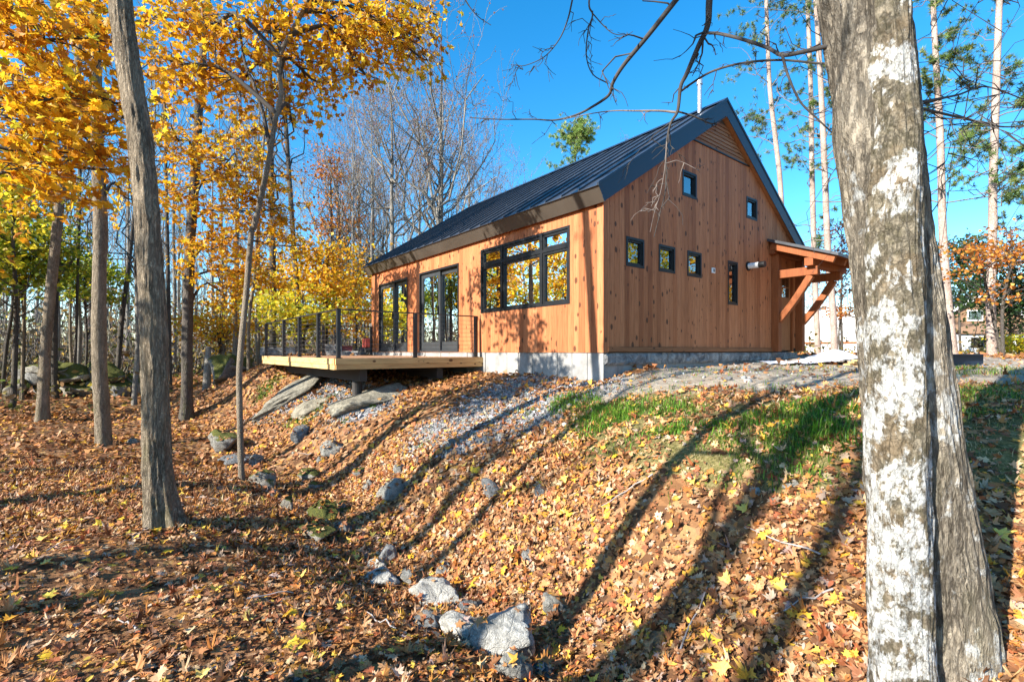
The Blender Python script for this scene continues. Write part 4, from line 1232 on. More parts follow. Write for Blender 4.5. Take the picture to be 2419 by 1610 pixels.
for spots, n, h0, h1, pal, sd, sp, wd, ln in ((GRASS, 22000, .025, .10, PAL_GRASS, 1, .95, .0038, 1.4), (GRASS, 20000, .02, .06, PAL_STRAW, 2, 1.1, .003, 1.6), (GREEN, 6500, .035, .13, PAL_GREEN, 5, .9, .0042, 1.2), (WEED, 2500, .03, .08, PAL_GRASS, 3, .8, .010, 1.2), (DIRT[:6], 900, .03, .09, PAL_GRASS, 4, .9, .003, 1.0)):
    V, q, t, C = blades(spots, n, h0, h1, pal, sd, sp, wd, ln, {1: .06, 5: -.08}.get(sd, -.3))
    b = ge.n
    ge.add(V, q, C); ge.T.append(t + b)
link("grass", ge.mesh("grass", M['grassm']), kind="stuff", label="patchy green and straw-coloured grass on the brow of the bank", cat="grass")
# ------------------------------------------------------------------ trees
M['bark_maple'] = m_bark("maple_bark", (0.075, 0.052, 0.034), (0.54, 0.435, 0.305), 70, 12, 1.0, moss=0.4, dist=0.018, warp=.03, crack=.15, ridge=True)
M['bark_grey'] = m_bark("grey_bark", (0.085, 0.064, 0.042), (0.36, 0.29, 0.205), 60, 14, 0.9, moss=0.25, crack=.11, ridge=True)
M['bark_dark'] = m_bark("dark_bark", (0.04, 0.034, 0.03), (0.14, 0.12, 0.10), 30, 9, 0.8, moss=0.3)
M['bark_pale'] = m_bark("pale_bark", (0.12, 0.105, 0.09), (0.36, 0.33, 0.28), 26, 9, 0.6)
M['bark_thin'] = m_bark("young_maple_bark", (0.10, 0.08, 0.058), (0.32, 0.265, 0.195), 50, 30, 0.6)
M['bark_pine'] = m_bark("red_pine_bark", (0.24, 0.15, 0.11), (0.52, 0.42, 0.355), 22, 9, 0.6)
M['bark_rough'] = m_bark("furrowed_bark", (0.065, 0.05, 0.036), (0.45, 0.385, 0.29), 40, 8, 1.0, lichen=-.3, moss=0.2, dist=0.020, crack=.14, warp=.03, ridge=True)
M['bark_lichen'] = m_bark("lichened_bark", (0.08, 0.068, 0.046), (0.27, 0.23, 0.165), 42, 24, 1.0, lichen=.85, moss=0.0, dist=0.008, crack=.08, mottle=.8, soft=.25, warp=.10, ridge=True)
M['twig'] = m_plain("twig_bark", (0.17, 0.14, 0.12), .9, vary=.3, scale=20)
M['twig_pale'] = m_plain("pale_twig_bark", (0.33, 0.29, 0.265), .9, vary=.3, scale=20)
M['twig_dark'] = m_plain("dark_twig_bark", (0.05, 0.043, 0.037), .9, vary=.3, scale=20)

def trunk_tube(path, rad, sides, relief=0.0, furrow=6.0, seed=0, flare=0.0, lump=0.06):
    """a trunk along path (K,3) with radii (K): bark relief and root flare are real shape"""
    K = len(path)
    V, q = tubes(path[None], rad[None], sides)
    V = V.reshape(K, sides, 3)
    cen = path[:, None, :]
    d = V - cen
    un = unit(d)
    s = np.concatenate([[0], np.cumsum(np.linalg.norm(np.diff(path, axis=0), axis=1))])
    th = np.arange(sides) * 2 * np.pi / sides
    S, TH = np.meshgrid(s, th, indexing='ij')
    cyl = np.stack([np.cos(TH), np.sin(TH), S], -1)
    R = rad[:, None]
    k = 1 + lump * fbm(cyl * np.array([1.2, 1.2, .9]) + seed, 3, seed) + .45 * lump * fbm(cyl * np.array([2.6, 2.6, 5.5]) + seed, 3, seed + 31)
    if flare:
        roots = 0.5 + 0.5 * np.cos(TH * 5 + seed + 1.2 * np.sin(TH * 2 + seed))
        k = k + flare * np.exp(-S / (R * 2.2)) * (.45 + .9 * roots ** 2)
    off = 0
    if relief:
        a = fbm(cyl * np.array([furrow, furrow, 3.4]) + 3 * seed + .35 * fbm(cyl * np.array([2, 2, 3.]), 2, seed)[..., None], 4, seed + 3)
        ridg = 1 - np.abs(a) * 2.2
        off = relief * (np.clip(ridg, -1, 1) - .5)
    V = cen + un * ((np.linalg.norm(d, axis=-1) * k) - off)[..., None]
    return V.reshape(-1, 3), q

def grow(parents, prad, n, r, t0, t1, lf, up, spread, K=5, rf=.6, wig=.08, droop=0.0):
    """n branches sprouting from parent paths (N,Kp,3)"""
    N, Kp, _ = parents.shape
    i = r.integers(0, N, n); t = r.uniform(t0, t1, n) * (Kp - 1)
    a = np.minimum(t.astype(int), Kp - 2); f = (t - a)[:, None]
    p0 = parents[i, a] * (1 - f) + parents[i, a + 1] * f
    rad = prad[i, a] * (1 - f[:, 0]) + prad[i, a + 1] * f[:, 0]
    tan = unit(parents[i, a + 1] - parents[i, a])
    plen = np.linalg.norm(parents[i, -1] - parents[i, 0], axis=1)
    side = unit(np.cross(tan, unit(r.normal(size=(n, 3)))))
    ang = r.uniform(*spread, n)[:, None]
    d = unit(tan * np.cos(ang) + side * np.sin(ang) + np.array([0, 0, 1]) * up)
    ln = plen * r.uniform(*lf, n) * (1.15 - .55 * t / (Kp - 1))
    s = np.linspace(0, 1, K)[None, :, None]
    w = np.cumsum(r.normal(0, wig, (n, K, 3)), 1); w[:, 0] = 0
    path = p0[:, None] + (d[:, None] * s + w) * ln[:, None, None] + np.array([0, 0, 1]) * (s ** 2) * ln[:, None, None] * (.22 * up - droop)
    r0 = np.maximum(rad * rf, .003)
    return path, r0[:, None] * np.linspace(1, .25, K)[None]

def bare_mesh(seed, h, r0, n1=16, n2=60, n3=150, start=.35, sides=5, bend=.35, up=.5, spread=(.5, 1.0), mat='bark_grey', lf1=(.22, .42), twmin=.004):
    r = np.random.default_rng(seed)
    K = 12
    s = np.linspace(0, 1, K)
    tr = np.stack([np.cumsum(r.normal(0, bend / K, K)), np.cumsum(r.normal(0, bend / K, K)), s * h], -1); tr[0, :2] = 0
    rad = r0 * (1 - s * .86)
    g = Geo()
    V, q = tubes(tr[None], rad[None], 8); g.add(V, q)
    p1, r1 = grow(tr[None], rad[None], n1, r, start, .98, lf1, up, spread, 6, .5)
    p2, r2 = grow(p1, r1, n2, r, .2, 1, (.3, .6), up * .7, (.4, .9), 5, .55)
    p3, r3 = grow(p2, r2, n3, r, .2, 1, (.35, .75), up * .4, (.35, .9), 4, .6, .1)
    for p, rr, sd in ((p1, r1, sides), (p2, r2, 4), (p3, r3, 3)):
        V, q = tubes(p, np.maximum(rr, twmin), sd); g.add(V, q)
    return g, (p2, p3), r

def leaves_on(paths, n, r, size, pal, shape=LEAF_LO, scat=.12, curl=.5, flat=.0):
    N, K, _ = paths.shape
    i = r.integers(0, N, n); t = r.uniform(.15, 1, n) * (K - 1); a = np.minimum(t.astype(int), K - 2); f = (t - a)[:, None]
    p = paths[i, a] * (1 - f) + paths[i, a + 1] * f + r.normal(0, scat, (n, 3))
    nn = r.normal(size=(n, 3)) + np.array([0, 0, flat])
    return leaf_geo(shape, p, nn, r.uniform(*size, n), pick(pal, n, r), r, curl)

def copy_tree(src, loc, rz, sc, label, cat, group=None):
    c = src.copy(); COL.objects.link(c)
    c.location = tuple(map(float, loc)); c.rotation_euler = (0, 0, rz); c.scale = (sc, sc, sc)
    if label: c["label"] = label
    if group: c["group"] = group
    for ch_ in src.children:
        d = ch_.copy(); COL.objects.link(d); d.parent = c
    return c

def gz(x, y):
    return float(terrain(np.array([x], float), np.array([y], float))[0])

# ---- trunks that can be told apart in the photograph: polyline of picture points at one distance
def px_trunk(name, pts, Y, wbase, wtop, mat, label, h_top=9.0, lean=None, flare=.35, sides=20, relief=0.0, furrow=6.0, seed=0, rows=70, cat="tree"):
    P3 = np.array([P(a, b, Y) for a, b in pts])
    if lean is not None:                       # change of distance along the trunk
        P3 = np.array([P(a, b, Y + lean * k / max(1, len(pts) - 1)) for k, (a, b) in enumerate(pts)])
    base = P3[0].copy()
    base[2] = gz(base[0], base[1]) - .08
    P3[0] = base
    d = P3[-1] - P3[-2]; d = d / max(d[2], 1e-3)
    if P3[-1][2] < EYE + h_top:
        for k in (.5, 1):
            P3 = np.vstack([P3, P3[-1] + d * ((EYE + h_top - P3[-1][2]) * k)])
    path = smooth_path(P3 - base, rows)
    s = np.linspace(0, 1, rows)
    cs = 1 / math.sqrt(1 + ((pts[0][0] - CX) / F) ** 2)      # a round trunk off the axis looks wider through a wide lens
    w0, w1 = cs * wbase / F * Y / 2, cs * wtop / F * Y / 2
    zz = (path[:, 2]) / max(path[-1, 2], .1)
    zt = np.clip(path[:, 2] / max(P3[len(pts) - 1][2] - base[2], .1), 0, None)
    rad = np.maximum(w0 + (w1 - w0) * np.minimum(zt, 1) - .5 * w1 * np.clip(zz - .5, 0, 1), w1 * .35)
    root = empty(name, base, label, cat)
    V, q = trunk_tube(path, rad, sides, relief, furrow, seed, flare)
    link("trunk", mesh_np("trunk", V, [q], None, True, M[mat]), root)
    return root, path, rad

def limbs(root, path, rad, seed, n1, n2, n3, t0=.45, up=.35, lf=(.15, .32), mat='twig', leaves=0, pal=PAL_YEL, size=(.06, .11), shape=LEAF_MD, twmin=.003):
    """upper branches (and leaves) of a trunk that leaves the picture at its top"""
    r = np.random.default_rng(seed)
    p1, r1 = grow(path[None], rad[None], n1, r, t0, .99, lf, up, (.6, 1.1), 6, .42)
    p2, r2 = grow(p1, r1, n2, r, .2, 1, (.3, .6), .2, (.4, .9), 5, .5)
    p3, r3 = grow(p2, r2, n3, r, .2, 1, (.35, .7), .1, (.4, .9), 4, .6)
    g = Geo()
    for p, rr, sd in ((p1, r1, 6), (p2, r2, 5), (p3, r3, 3)):
        V, q = tubes(p, np.maximum(rr, twmin), sd); g.add(V, q)
    link("branches", g.mesh("branches", M[mat], True, False), root)
    if leaves:
        gl = Geo(); V, fc, C = leaves_on(p3, leaves, r, size, pal, shape, .07, .5); gl.add(V, fc, C)
        link("crown", gl.mesh("crown", M['leaf'], False), root)

def sprays(root, trunk_pts, blobs, seed, pal, size, shape, mat='twig_dark', droop=.35, spread=.42, tilt=(.35, -.25)):
    """foliage in flat layered sprays; blobs: (px, py, Y, rx px, ry px, number of sprays, leaves per spray)"""
    r = np.random.default_rng(seed)
    gb, gl = Geo(), Geo()
    base = np.array(root.location)
    tp = np.asarray(trunk_pts)                      # local points on the trunk where limbs may start
    for (px, py, Y, rx, ry, ns_, nl) in blobs:
        c = P(px, py, Y) - base
        ext = np.array([rx / F * Y, .5 * (rx + ry) / F * Y * .8, ry / F * Y])
        u_ = unit(r.normal(size=(ns_, 3))) * (r.random((ns_, 1)) ** .45)
        cen = c + u_ * ext
        # main limb from the trunk to the blob
        lower = tp[tp[:, 2] < c[2] + ext[2] * 1.5]
        src = lower if len(lower) else tp[:1]
        s0 = src[np.argmin(np.linalg.norm(src - (c + np.array([0, 0, -.3])), axis=1))]
        mid = (s0 + c) / 2 + r.normal(0, .12, 3) + np.array([0, 0, .25])
        lm = smooth_path([s0, mid, c, c + (c - s0) / max(np.linalg.norm(c - s0), .1) * ext[0] * .7], 9)
        V, q = tubes(lm[None], np.linspace(.036, .008, 9)[None], 6); gb.add(V, q)
        # sub-branches
        j = r.integers(2, 9, ns_)
        a = lm[np.minimum(j, 8)]
        m2 = (a + cen) / 2 + r.normal(0, .05, (ns_, 3)) + np.array([0, 0, .06])
        sdir = unit(cen - a + np.array([tilt[0], 0, tilt[1]]) * .6 + r.normal(0, .15, (ns_, 3)))
        tw = np.stack([a, m2, cen, cen + sdir * spread * .9], 1)
        V, q = tubes(tw, np.array([[.012, .008, .005, .0025]]).repeat(ns_, 0), 4); gb.add(V, q)
        # leaves: flattened cloud round each spray
        n = ns_ * nl
        k = np.repeat(np.arange(ns_), nl)
        nrm = unit(np.array([0, 0, 1.]) - sdir * sdir[:, 2:3] + r.normal(0, .25, (ns_, 3)))
        side = unit(np.cross(nrm, sdir)); fwd = np.cross(side, nrm)
        along = r.uniform(-.9, 1.05, n); wide = r.normal(0, .55, n) * (1.1 - .45 * np.abs(along))
        p = cen[k] + fwd[k] * (along * spread)[:, None] + side[k] * (wide * spread)[:, None] + nrm[k] * r.normal(0, .045, n)[:, None]
        p[:, 2] -= droop * .12 * (along ** 2) + r.random(n) * .05
        nn = nrm[k] * 1.0 + r.normal(0, .55, (n, 3))
        cc = pick(pal, n, r)
        V, fc, C = leaf_geo(shape, p, nn, r.uniform(*size, n), cc, r, .5); gl.add(V, fc, C)
    link("branches", gb.mesh("branches", M[mat], True, False), root)
    link("crown", gl.mesh("crown", M['leaf'], False), root)

# T1: thick leaning trunk in the left foreground
T1, p1_, r1_ = px_trunk("maple_tree", [(385, 1258), (372, 1120), (368, 1000), (363, 775), (350, 550), (346, 480), (330, 320), (304, 160), (284, 0)], 4.42, 72, 56, 'bark_maple',
    "thickest grey-brown trunk in the left foreground, leaning left and dappled above", 8.5, flare=.95, sides=72, relief=.012, furrow=9, seed=4, rows=220)
limbs(T1, p1_, r1_, 3, 10, 40, 90, .90, .3, (.12, .3), leaves=500, pal=PAL_YEL)
# T2, T3
T2, p2_, r2_ = px_trunk("maple_tree", [(246, 1049), (240, 950), (235, 850), (234, 700), (237, 550), (234, 430), (228, 300), (226, 150)], 9.1, 40, 31, 'bark_grey',
    "straight grey trunk left of the thickest trunk", 9.5, flare=.25, sides=32, relief=.006, furrow=10, seed=7, rows=120)
T3, p3_, r3_ = px_trunk("maple_tree", [(100, 998), (106, 850), (118, 700), (134, 550), (142, 470), (157, 375), (172, 250)], 11.7, 32, 23, 'bark_grey',
    "grey trunk leaning right, left of the straight grey trunk", 10, flare=.5, sides=28, relief=.006, furrow=10, seed=9, rows=110)
# T13: slender crooked maple whose amber crown hangs over the sky
T13, p13, r13 = px_trunk("maple_tree", [(571, 1122), (566, 950), (567, 850), (581, 700), (594, 550), (600, 536), (621, 446), (639, 357), (650, 286), (664, 221), (659, 171), (664, 125), (696, 64), (721, 14), (745, -60)], 6.9, 16, 13, 'bark_thin',
    "slender crooked maple among mossy stones, forking high up, with amber leaves", 4.6, flare=.3, sides=18, relief=.002, furrow=9, seed=12, rows=140)
fk = [P(*a, 6.9) - np.array(T13.location) for a in [(639, 357), (630, 310), (621, 268), (600, 200), (579, 150), (565, 60)]]
V, q = tubes(smooth_path(fk, 24)[None], np.linspace(.030, .016, 24)[None], 10)
link("branch", mesh_np("branch", V, [q], None, True, M['bark_dark']), T13)
sprays(T13, p13[60:], [(800, 55, 7.4, 150, 80, 22, 34), (930, 60, 7.8, 110, 70, 17, 34), (850, 165, 7.5, 70, 60, 8, 27), (1000, 25, 8.0, 55, 40, 5, 27), (985, 130, 7.9, 40, 45, 4, 20), (650, 80, 7.1, 130, 90, 17, 34), (500, 60, 7.0, 130, 80, 17, 34),
                      (740, 190, 7.6, 90, 60, 8, 27), (560, 210, 7.8, 120, 80, 12, 31), (690, 290, 8.0, 60, 45, 3, 23), (420, 150, 6.8, 100, 110, 14, 34)], 21, PAL_AMB, (.065, .115), LEAF_MD)
# off-frame maple at the left edge: its boughs hang into the picture
M0 = empty("maple_tree", (-6.4, 4.4, gz(-6.4, 4.4)), "golden maple just outside the left edge, boughs hanging in close", "tree")
pm0 = smooth_path([(0, 0, -.1), (.1, .1, 2), (-.1, .2, 4.5), (.2, .1, 8.5)], 60)
V, q = trunk_tube(pm0, np.linspace(.17, .07, 60), 24, .006, 9, 3, .4); link("trunk", mesh_np("trunk", V, [q], None, True, M['bark_maple']), M0)
sprays(M0, pm0[20:], [(60, 90, 5.0, 190, 110, 18, 32), (40, 250, 4.7, 150, 100, 13, 32), (170, 250, 5.2, 130, 110, 12, 32), (120, 370, 5.0, 140, 60, 8, 28), (240, 400, 5.6, 90, 50, 3, 23), (40, 400, 4.6, 90, 60, 5, 26), (200, 90, 5.6, 110, 100, 10, 32)], 33, PAL_YEL, (.065, .11), LEAF_HI, tilt=(.7, -.45))
# T10: trunk right of T1, with the orange-yellow layered crown
T10, p10, r10 = px_trunk("maple_tree", [(441, 984), (442, 900), (442, 820), (443, 760), (446, 669), (450, 560), (462, 400), (470, 250), (480, 120)], 12.4, 29, 22, 'bark_dark',
    "brown trunk right of the thickest trunk, under orange-yellow layered leaves", 10, flare=.5, sides=26, relief=.006, furrow=9, seed=15, rows=100)
sprays(T10, p10[30:], [(520, 400, 11, 140, 60, 17, 41), (600, 500, 12, 110, 60, 17, 41), (450, 470, 11.3, 90, 55, 10, 39), (500, 590, 12, 100, 60, 14, 41), (580, 640, 13, 90, 55, 13, 41), (560, 330, 11.5, 110, 60, 11, 37), (660, 580, 13.5, 70, 70, 10, 39), (420, 330, 10.8, 90, 60, 9, 36), (540, 700, 13, 60, 30, 5, 32), (620, 420, 12.5, 90, 60, 7, 32)], 41, PAL_YEL, (.075, .125), LEAF_MD, tilt=(.8, -.35))
sprays(T2, p2_[50:], [(180, 180, 9, 150, 130, 8, 28), (330, 300, 9.3, 120, 90, 5, 28), (300, 470, 9.6, 60, 40, 3, 23), (90, 480, 10, 100, 50, 4, 26), (400, 40, 9.2, 120, 90, 5, 25)], 47, PAL_YEL, (.07, .12), LEAF_MD)
limbs(T3, p3_, r3_, 13, 12, 40, 90, .5, .3, (.12, .28), leaves=1600, pal=PAL_YEL, size=(.08, .13))

# thinner trunks further back, each with bare or leafy head
THIN = [
 ([(131, 931), (128, 850), (131, 700), (140, 560)], 17.5, 19, 16, 'bark_dark', "dark straight trunk close behind the leaning grey trunk", 10),
 ([(53, 937), (54, 817), (59, 690), (61, 600), (66, 450)], 17, 9, 7, 'bark_grey', "thin grey trunk near the left edge, right one of two", 9),
 ([(30, 925), (33, 830), (42, 730), (55, 609), (62, 480)], 17, 10, 7, 'bark_grey', "thin grey trunk near the left edge, left one of two", 9),
 ([(175, 931), (180, 788), (184, 639), (187, 550), (190, 420)], 18, 8, 7, 'bark_dark', "thin dark pole of a tree between the leaning and the straight trunk", 10),
 ([(275, 892), (285, 790), (293, 713), (306, 609), (318, 500)], 20, 14, 10, 'bark_dark', "slanting dark trunk just left of the thickest trunk", 10),
 ([(316, 950), (325, 820), (324, 700), (322, 560)], 16.5, 14, 11, 'bark_pale', "pale-footed trunk half hidden by the thickest trunk", 10),
 ([(402, 900), (400, 803), (397, 650), (394, 500)], 19, 11, 9, 'bark_dark', "thin dark trunk touching the right edge of the thickest trunk", 11),
 ([(643, 836), (644, 720), (644, 600), (642, 480), (640, 330)], 18, 18, 14, 'bark_dark', "dark trunk rising behind the deck's far corner post", 11),
 ([(587, 868), (588, 760), (600, 660), (607, 560)], 15, 9, 7, 'bark_grey', "thin trunk close behind the slender crooked maple", 8),
 ([(706, 812), (704, 720), (698, 640), (690, 520)], 17.5, 15, 12, 'bark_dark', "dark trunk behind the deck railing, left of the house", 10),
 ([(5, 900), (15, 820), (30, 720), (40, 560)], 19, 12, 9, 'bark_dark', "dark trunk leaning in at the left edge", 10),
]
for i, (pts, Y, a, b, mt, lb, ht) in enumerate(THIN):
    T, pp_, rr_ = px_trunk("bare_tree", pts, Y, a, b, mt, lb, ht, flare=.3, sides=12, seed=20 + i, rows=40)
    limbs(T, pp_, rr_, 60 + i, 12, 44, 110, .45, .4, (.16, .34), 'twig_dark' if i % 2 else 'twig', twmin=.004)
# broken snag with mossy top
T12, p12, r12 = px_trunk("dead_snag", [(487, 922), (490, 870), (493, 818)], 16, 22, 17, 'bark_pale', "broken pale dead trunk left of the deck", .05, flare=.3, sides=16, seed=44, rows=30)

# off-frame trees whose shadows fall across the bank
for i, (x, y, r0, lb) in enumerate([(-4.0, -.78, .17, "off-frame tree left of the camera casting the broad shadow"), (-2.7, 1.06, .088, "slim off-frame tree at left casting the narrow shadow")]):
    T = empty("bare_tree", (x, y, gz(x, y)), lb, "tree")
    rr0 = np.random.default_rng(200 + i)
    pth = smooth_path([(0, 0, -.1), (.1 * i, .06, 2.5), (.15, -.1, 5), (.0, .2, 9)], 60)
    rad = np.linspace(r0, r0 * .45, 60)
    V, q = trunk_tube(pth, rad, 20, .004, 9, 5 + i, .3); link("trunk", mesh_np("trunk", V, [q], None, True, M['bark_grey']), T)
    limbs(T, pth, rad, 210 + i, 14, 50, 120, .4, .3, (.15, .3), leaves=0, pal=PAL_YEL)

for i, (x, y, r0, nl, lb) in enumerate([(-6.7, .2, .11, 350, "off-frame maple left of the camera, nearest the leaf-strewn mound"), (-8.6, -.4, .13, 500, "off-frame maple further left behind the camera"), (-9.4, 4.6, .11, 0, "off-frame maple beside the golden one at the left edge"), (-5.6, -2.6, .12, 0, "off-frame maple behind the camera")]):
    T = empty("maple_tree", (x, y, gz(x, y)), lb, "tree")
    pth = smooth_path([(0, 0, -.1), (.12, .06, 2.5), (.05 * i, -.1, 5), (.1, .2, 9)], 60)
    rad = np.linspace(r0, r0 * .4, 60)
    V, q = trunk_tube(pth, rad, 20, .004, 9, 15 + i, .3); link("trunk", mesh_np("trunk", V, [q], None, True, M['bark_grey']), T)
    limbs(T, pth, rad, 230 + i, 9, 34, 80, .40, .3, (.14, .28), leaves=nl, pal=PAL_YEL, size=(.07, .12))

# ---- the big double-stemmed tree on the right
def stem(name, pts, root, base, mat, relief, furrow, seed, sides, rows, lump=.05):
    """pts: (py, centre px, width px, Y)"""
    pts = [(py, cx, w_, Y * .86) for py, cx, w_, Y in pts]
    c = np.array([P(cx, py, Y) - base for py, cx, w, Y in pts]); w = np.array([w_ / F * Y / 2 / math.sqrt(1 + ((cx - CX) / F) ** 2) for py, cx, w_, Y in pts])
    pth = smooth_path(c, rows)
    rad = np.interp(np.linspace(0, len(w) - 1, rows), np.arange(len(w)), w)
    V, q = trunk_tube(pth, rad, sides, relief, furrow, seed, 0, lump)
    return link(name, mesh_np(name, V, [q], None, True, M[mat]), root), pth
gb_ = np.array([(2215 - CX) / F * 1.98, 1.98, 0.0]); gb_[2] = gz(gb_[0], gb_[1])
big = empty("big_tree", gb_, "big double-stemmed tree with white lichen patches in the right foreground", "tree")
stA, pA = stem("trunk", [(1760, 2250, 380, 2.40), (1610, 2216, 312, 2.38), (1450, 2203, 298, 2.38), (1250, 2176, 268, 2.38), (1000, 2150, 236, 2.38), (784, 2128, 222, 2.39), (557, 2100, 206, 2.40), (330, 2072, 212, 2.40), (200, 2062, 206, 2.42), (0, 2030, 204, 2.44), (-300, 1980, 190, 2.5), (-1100, 1900, 160, 2.6), (-2300, 1850, 120, 2.7)], big, gb_, 'bark_rough', .011, 11, 2, 170, 460, .06)
stA["label"] = "furrowed grey-brown rear stem"
stB, pB = stem("second_stem", [(1760, 2135, 160, 2.210), (1610, 2130, 152, 2.210), (1450, 2126, 150, 2.210), (1250, 2122, 150, 2.220), (1000, 2118, 150, 2.230), (784, 2112, 142, 2.240), (557, 2110, 132, 2.250), (330, 2112, 118, 2.265), (200, 2104, 110, 2.280), (0, 2096, 104, 2.310), (-300, 2090, 96, 2.350), (-1100, 2120, 80, 2.450), (-2300, 2160, 60, 2.550)], big, gb_, 'bark_lichen', .007, 8.0, 8, 140, 440, .20)
stB["label"] = "smoother front stem covered in white lichen patches"
# knot scar
kc = P(2137, 352, 1.895) - gb_
V = ICO3[0] * np.array([.026, .009, .045]); V = V * (1 + .35 * fbm(ICO3[0] * 3.0, 3, 3))[:, None] + kc
link("knot", mesh_np("knot", V, [ICO3[1]], None, True, m_plain("knot_wood", (.11, .065, .035), .9, vary=.5, scale=60, bump=.6)), big)

# hanging bare boughs over the roof (they spring from the big tree above the picture)
def bough(pts, Ys, w0, w1, name="bough", twigs=14, seed=0, mat='twig_dark', tl=(.06, .25)):
    Ys = np.linspace(Ys[0], Ys[1], len(pts))
    c = smooth_path([P(a, b, y) - gb_ for (a, b), y in zip(pts, Ys)], max(16, len(pts) * 5))
    rr = (w1 + (w0 - w1) * (1 - np.linspace(0, 1, len(c))) ** 1.5) / F * Ys.mean() / 2
    r = np.random.default_rng(seed + 900)
    g = Geo(); V, q = tubes(c[None], rr[None], 7); g.add(V, q)
    if twigs:
        p1, r1 = grow(c[None], np.maximum(rr, .004)[None], twigs, r, .15, 1, tl, -.12, (.5, 1.2), 6, .45, .10, .12)
        p2, r2 = grow(p1, r1, twigs * 2, r, .25, 1, (.25, .6), -.1, (.4, 1.1), 4, .6, .10)
        for p, q_ in ((p1, r1), (p2, r2)):
            V, q = tubes(p, np.maximum(q_, .0014), 4); g.add(V, q)
    link(name, g.mesh(name, M[mat], True, False), big)
bough([(1790, -300), (1690, -120), (1597, 0), (1530, 85), (1474, 153), (1448, 195), (1438, 225), (1400, 252), (1360, 272), (1310, 284), (1260, 282), (1180, 282), (1110, 278)], (3.0, 3.6), 15, 2.5, twigs=10, seed=1)
bough([(1740, -320), (1690, -120), (1676, 0), (1672, 60), (1650, 110), (1622, 175), (1608, 205), (1601, 262), (1585, 290), (1576, 330), (1574, 380), (1572, 450), (1560, 500), (1545, 560)], (3.0, 3.3), 19, 2, twigs=14, seed=2, tl=(.05, .16))
bough([(1600, 266), (1560, 262), (1500, 262), (1450, 262), (1400, 268), (1330, 282)], (3.2, 3.4), 6, 2, twigs=5, seed=3, mat='twig')
bough([(1600, 263), (1640, 275), (1680, 292), (1700, 285), (1715, 275)], (3.2, 3.2), 5, 2, twigs=5, seed=4)
bough([(1960, 108), (1900, 122), (1848, 130), (1810, 112), (1750, 92), (1700, 80), (1674, 78)], (2.12, 3.05), 9, 8, twigs=6, seed=5, tl=(.08, .2))
bough([(1848, 132), (1862, 180), (1890, 240), (1930, 280), (1985, 332), (2000, 345)], (2.25, 2.2), 7, 3, twigs=5, seed=6, tl=(.08, .2))
bough([(2010, 150), (1940, 150), (1840, 142), (1750, 150), (1680, 170), (1630, 200), (1610, 215)], (2.2, 3.2), 4, 6, twigs=6, seed=7, tl=(.08, .2))
bough([(1380, -140), (1352, 0), (1340, 50), (1320, 95), (1285, 135), (1240, 155), (1218, 153)], (3.2, 3.4), 5, 1.5, twigs=9, seed=8, tl=(.1, .3))
bough([(1420, -140), (1392, 0), (1400, 35), (1390, 70), (1385, 130), (1400, 175), (1437, 198)], (3.2, 3.4), 5, 2.5, twigs=8, seed=9, tl=(.1, .3))
bough([(1400, 32), (1425, 60), (1450, 80), (1480, 82), (1495, 75)], (3.3, 3.3), 3, 1.2, twigs=4, seed=10)
bough([(1575, 335), (1570, 400), (1560, 455), (1545, 505), (1536, 548)], (3.15, 3.2), 2.4, 1.0, twigs=7, seed=11, tl=(.12, .3), mat='twig')
bough([(2419, 235), (2330, 205), (2260, 225), (2150, 245)], (3.4, 2.15), 3, 5, twigs=14, seed=12, tl=(.2, .5))
bough([(2470, 290), (2380, 300), (2300, 285), (2150, 250)], (3.6, 2.15), 3, 5, twigs=14, seed=13, tl=(.2, .5))
bough([(1090, -20), (1105, 10), (1130, 40), (1160, 60)], (3.6, 3.6), 4, 1.5, twigs=4, seed=14)

# ---- red pines on the right
def needle_tufts(p, r, n_need=16, ln=(.14, .22)):
    n = len(p)
    d = unit(r.normal(size=(n, n_need, 3)) + np.array([0, 0, .35]))
    L_ = r.uniform(*ln, (n, n_need, 1))
    s = unit(np.cross(d, r.normal(size=(n, n_need, 3)))) * .011
    b = p[:, None] + np.zeros_like(d)
    V = np.stack([b - s, b + s, b + d * L_], 2)
    fc = np.arange(n * n_need * 3).reshape(-1, 3)
    return V.reshape(-1, 3), fc
PAL_PINE = [((.10, .16, .035), 4), ((.16, .22, .05), 3), ((.05, .09, .03), 3), ((.26, .27, .08), 1.5)]
def pine(pts, Y, w0, w1, label, seed, h_top=17.0, first=.25, nb=36, tuft=850, gain=1.0):
    T, pth, rad = px_trunk("pine_tree", pts, Y, w0, w1, 'bark_pine', label, h_top, flare=.15, sides=14, seed=seed, rows=70)
    r = np.random.default_rng(seed)
    p1, r1 = grow(pth[None], rad[None], nb, r, first, .98, (.05, .13), .05, (1.1, 1.7), 6, .22, .10, -.1)
    p2, r2 = grow(p1, r1, nb * 4, r, .3, 1, (.25, .6), .25, (.5, 1.1), 5, .55, .12)
    g = Geo()
    for p, q_, sd in ((p1, r1, 5), (p2, r2, 3)):
        V, q = tubes(p, np.maximum(q_, .005), sd); g.add(V, q)
    link("branches", g.mesh("branches", M['twig'], True, False), T)
    ends = p2[:, 2:].reshape(-1, 3)
    c = ends[r.integers(0, len(ends), tuft)] + r.normal(0, .05, (tuft, 3))
    V, fc = needle_tufts(c, r)
    gl = Geo(); gl.add(V, fc, np.repeat(pick(PAL_PINE, tuft, r) * gain, 48, 0))
    link("crown", gl.mesh("crown", M['needle'], False), T)
pine([(1856, 845), (1846, 480), (1832, 330), (1818, 200), (1810, 0)], 24, 14, 11, "pine trunk showing just right of the gable ridge", 301, 22, .30)
pine([(1933, 842), (1928, 728), (1923, 590), (1918, 400), (1915, 200), (1908, 20)], 25, 15, 12, "pine beyond the canopy, left of the close pair", 302, 22, .30)
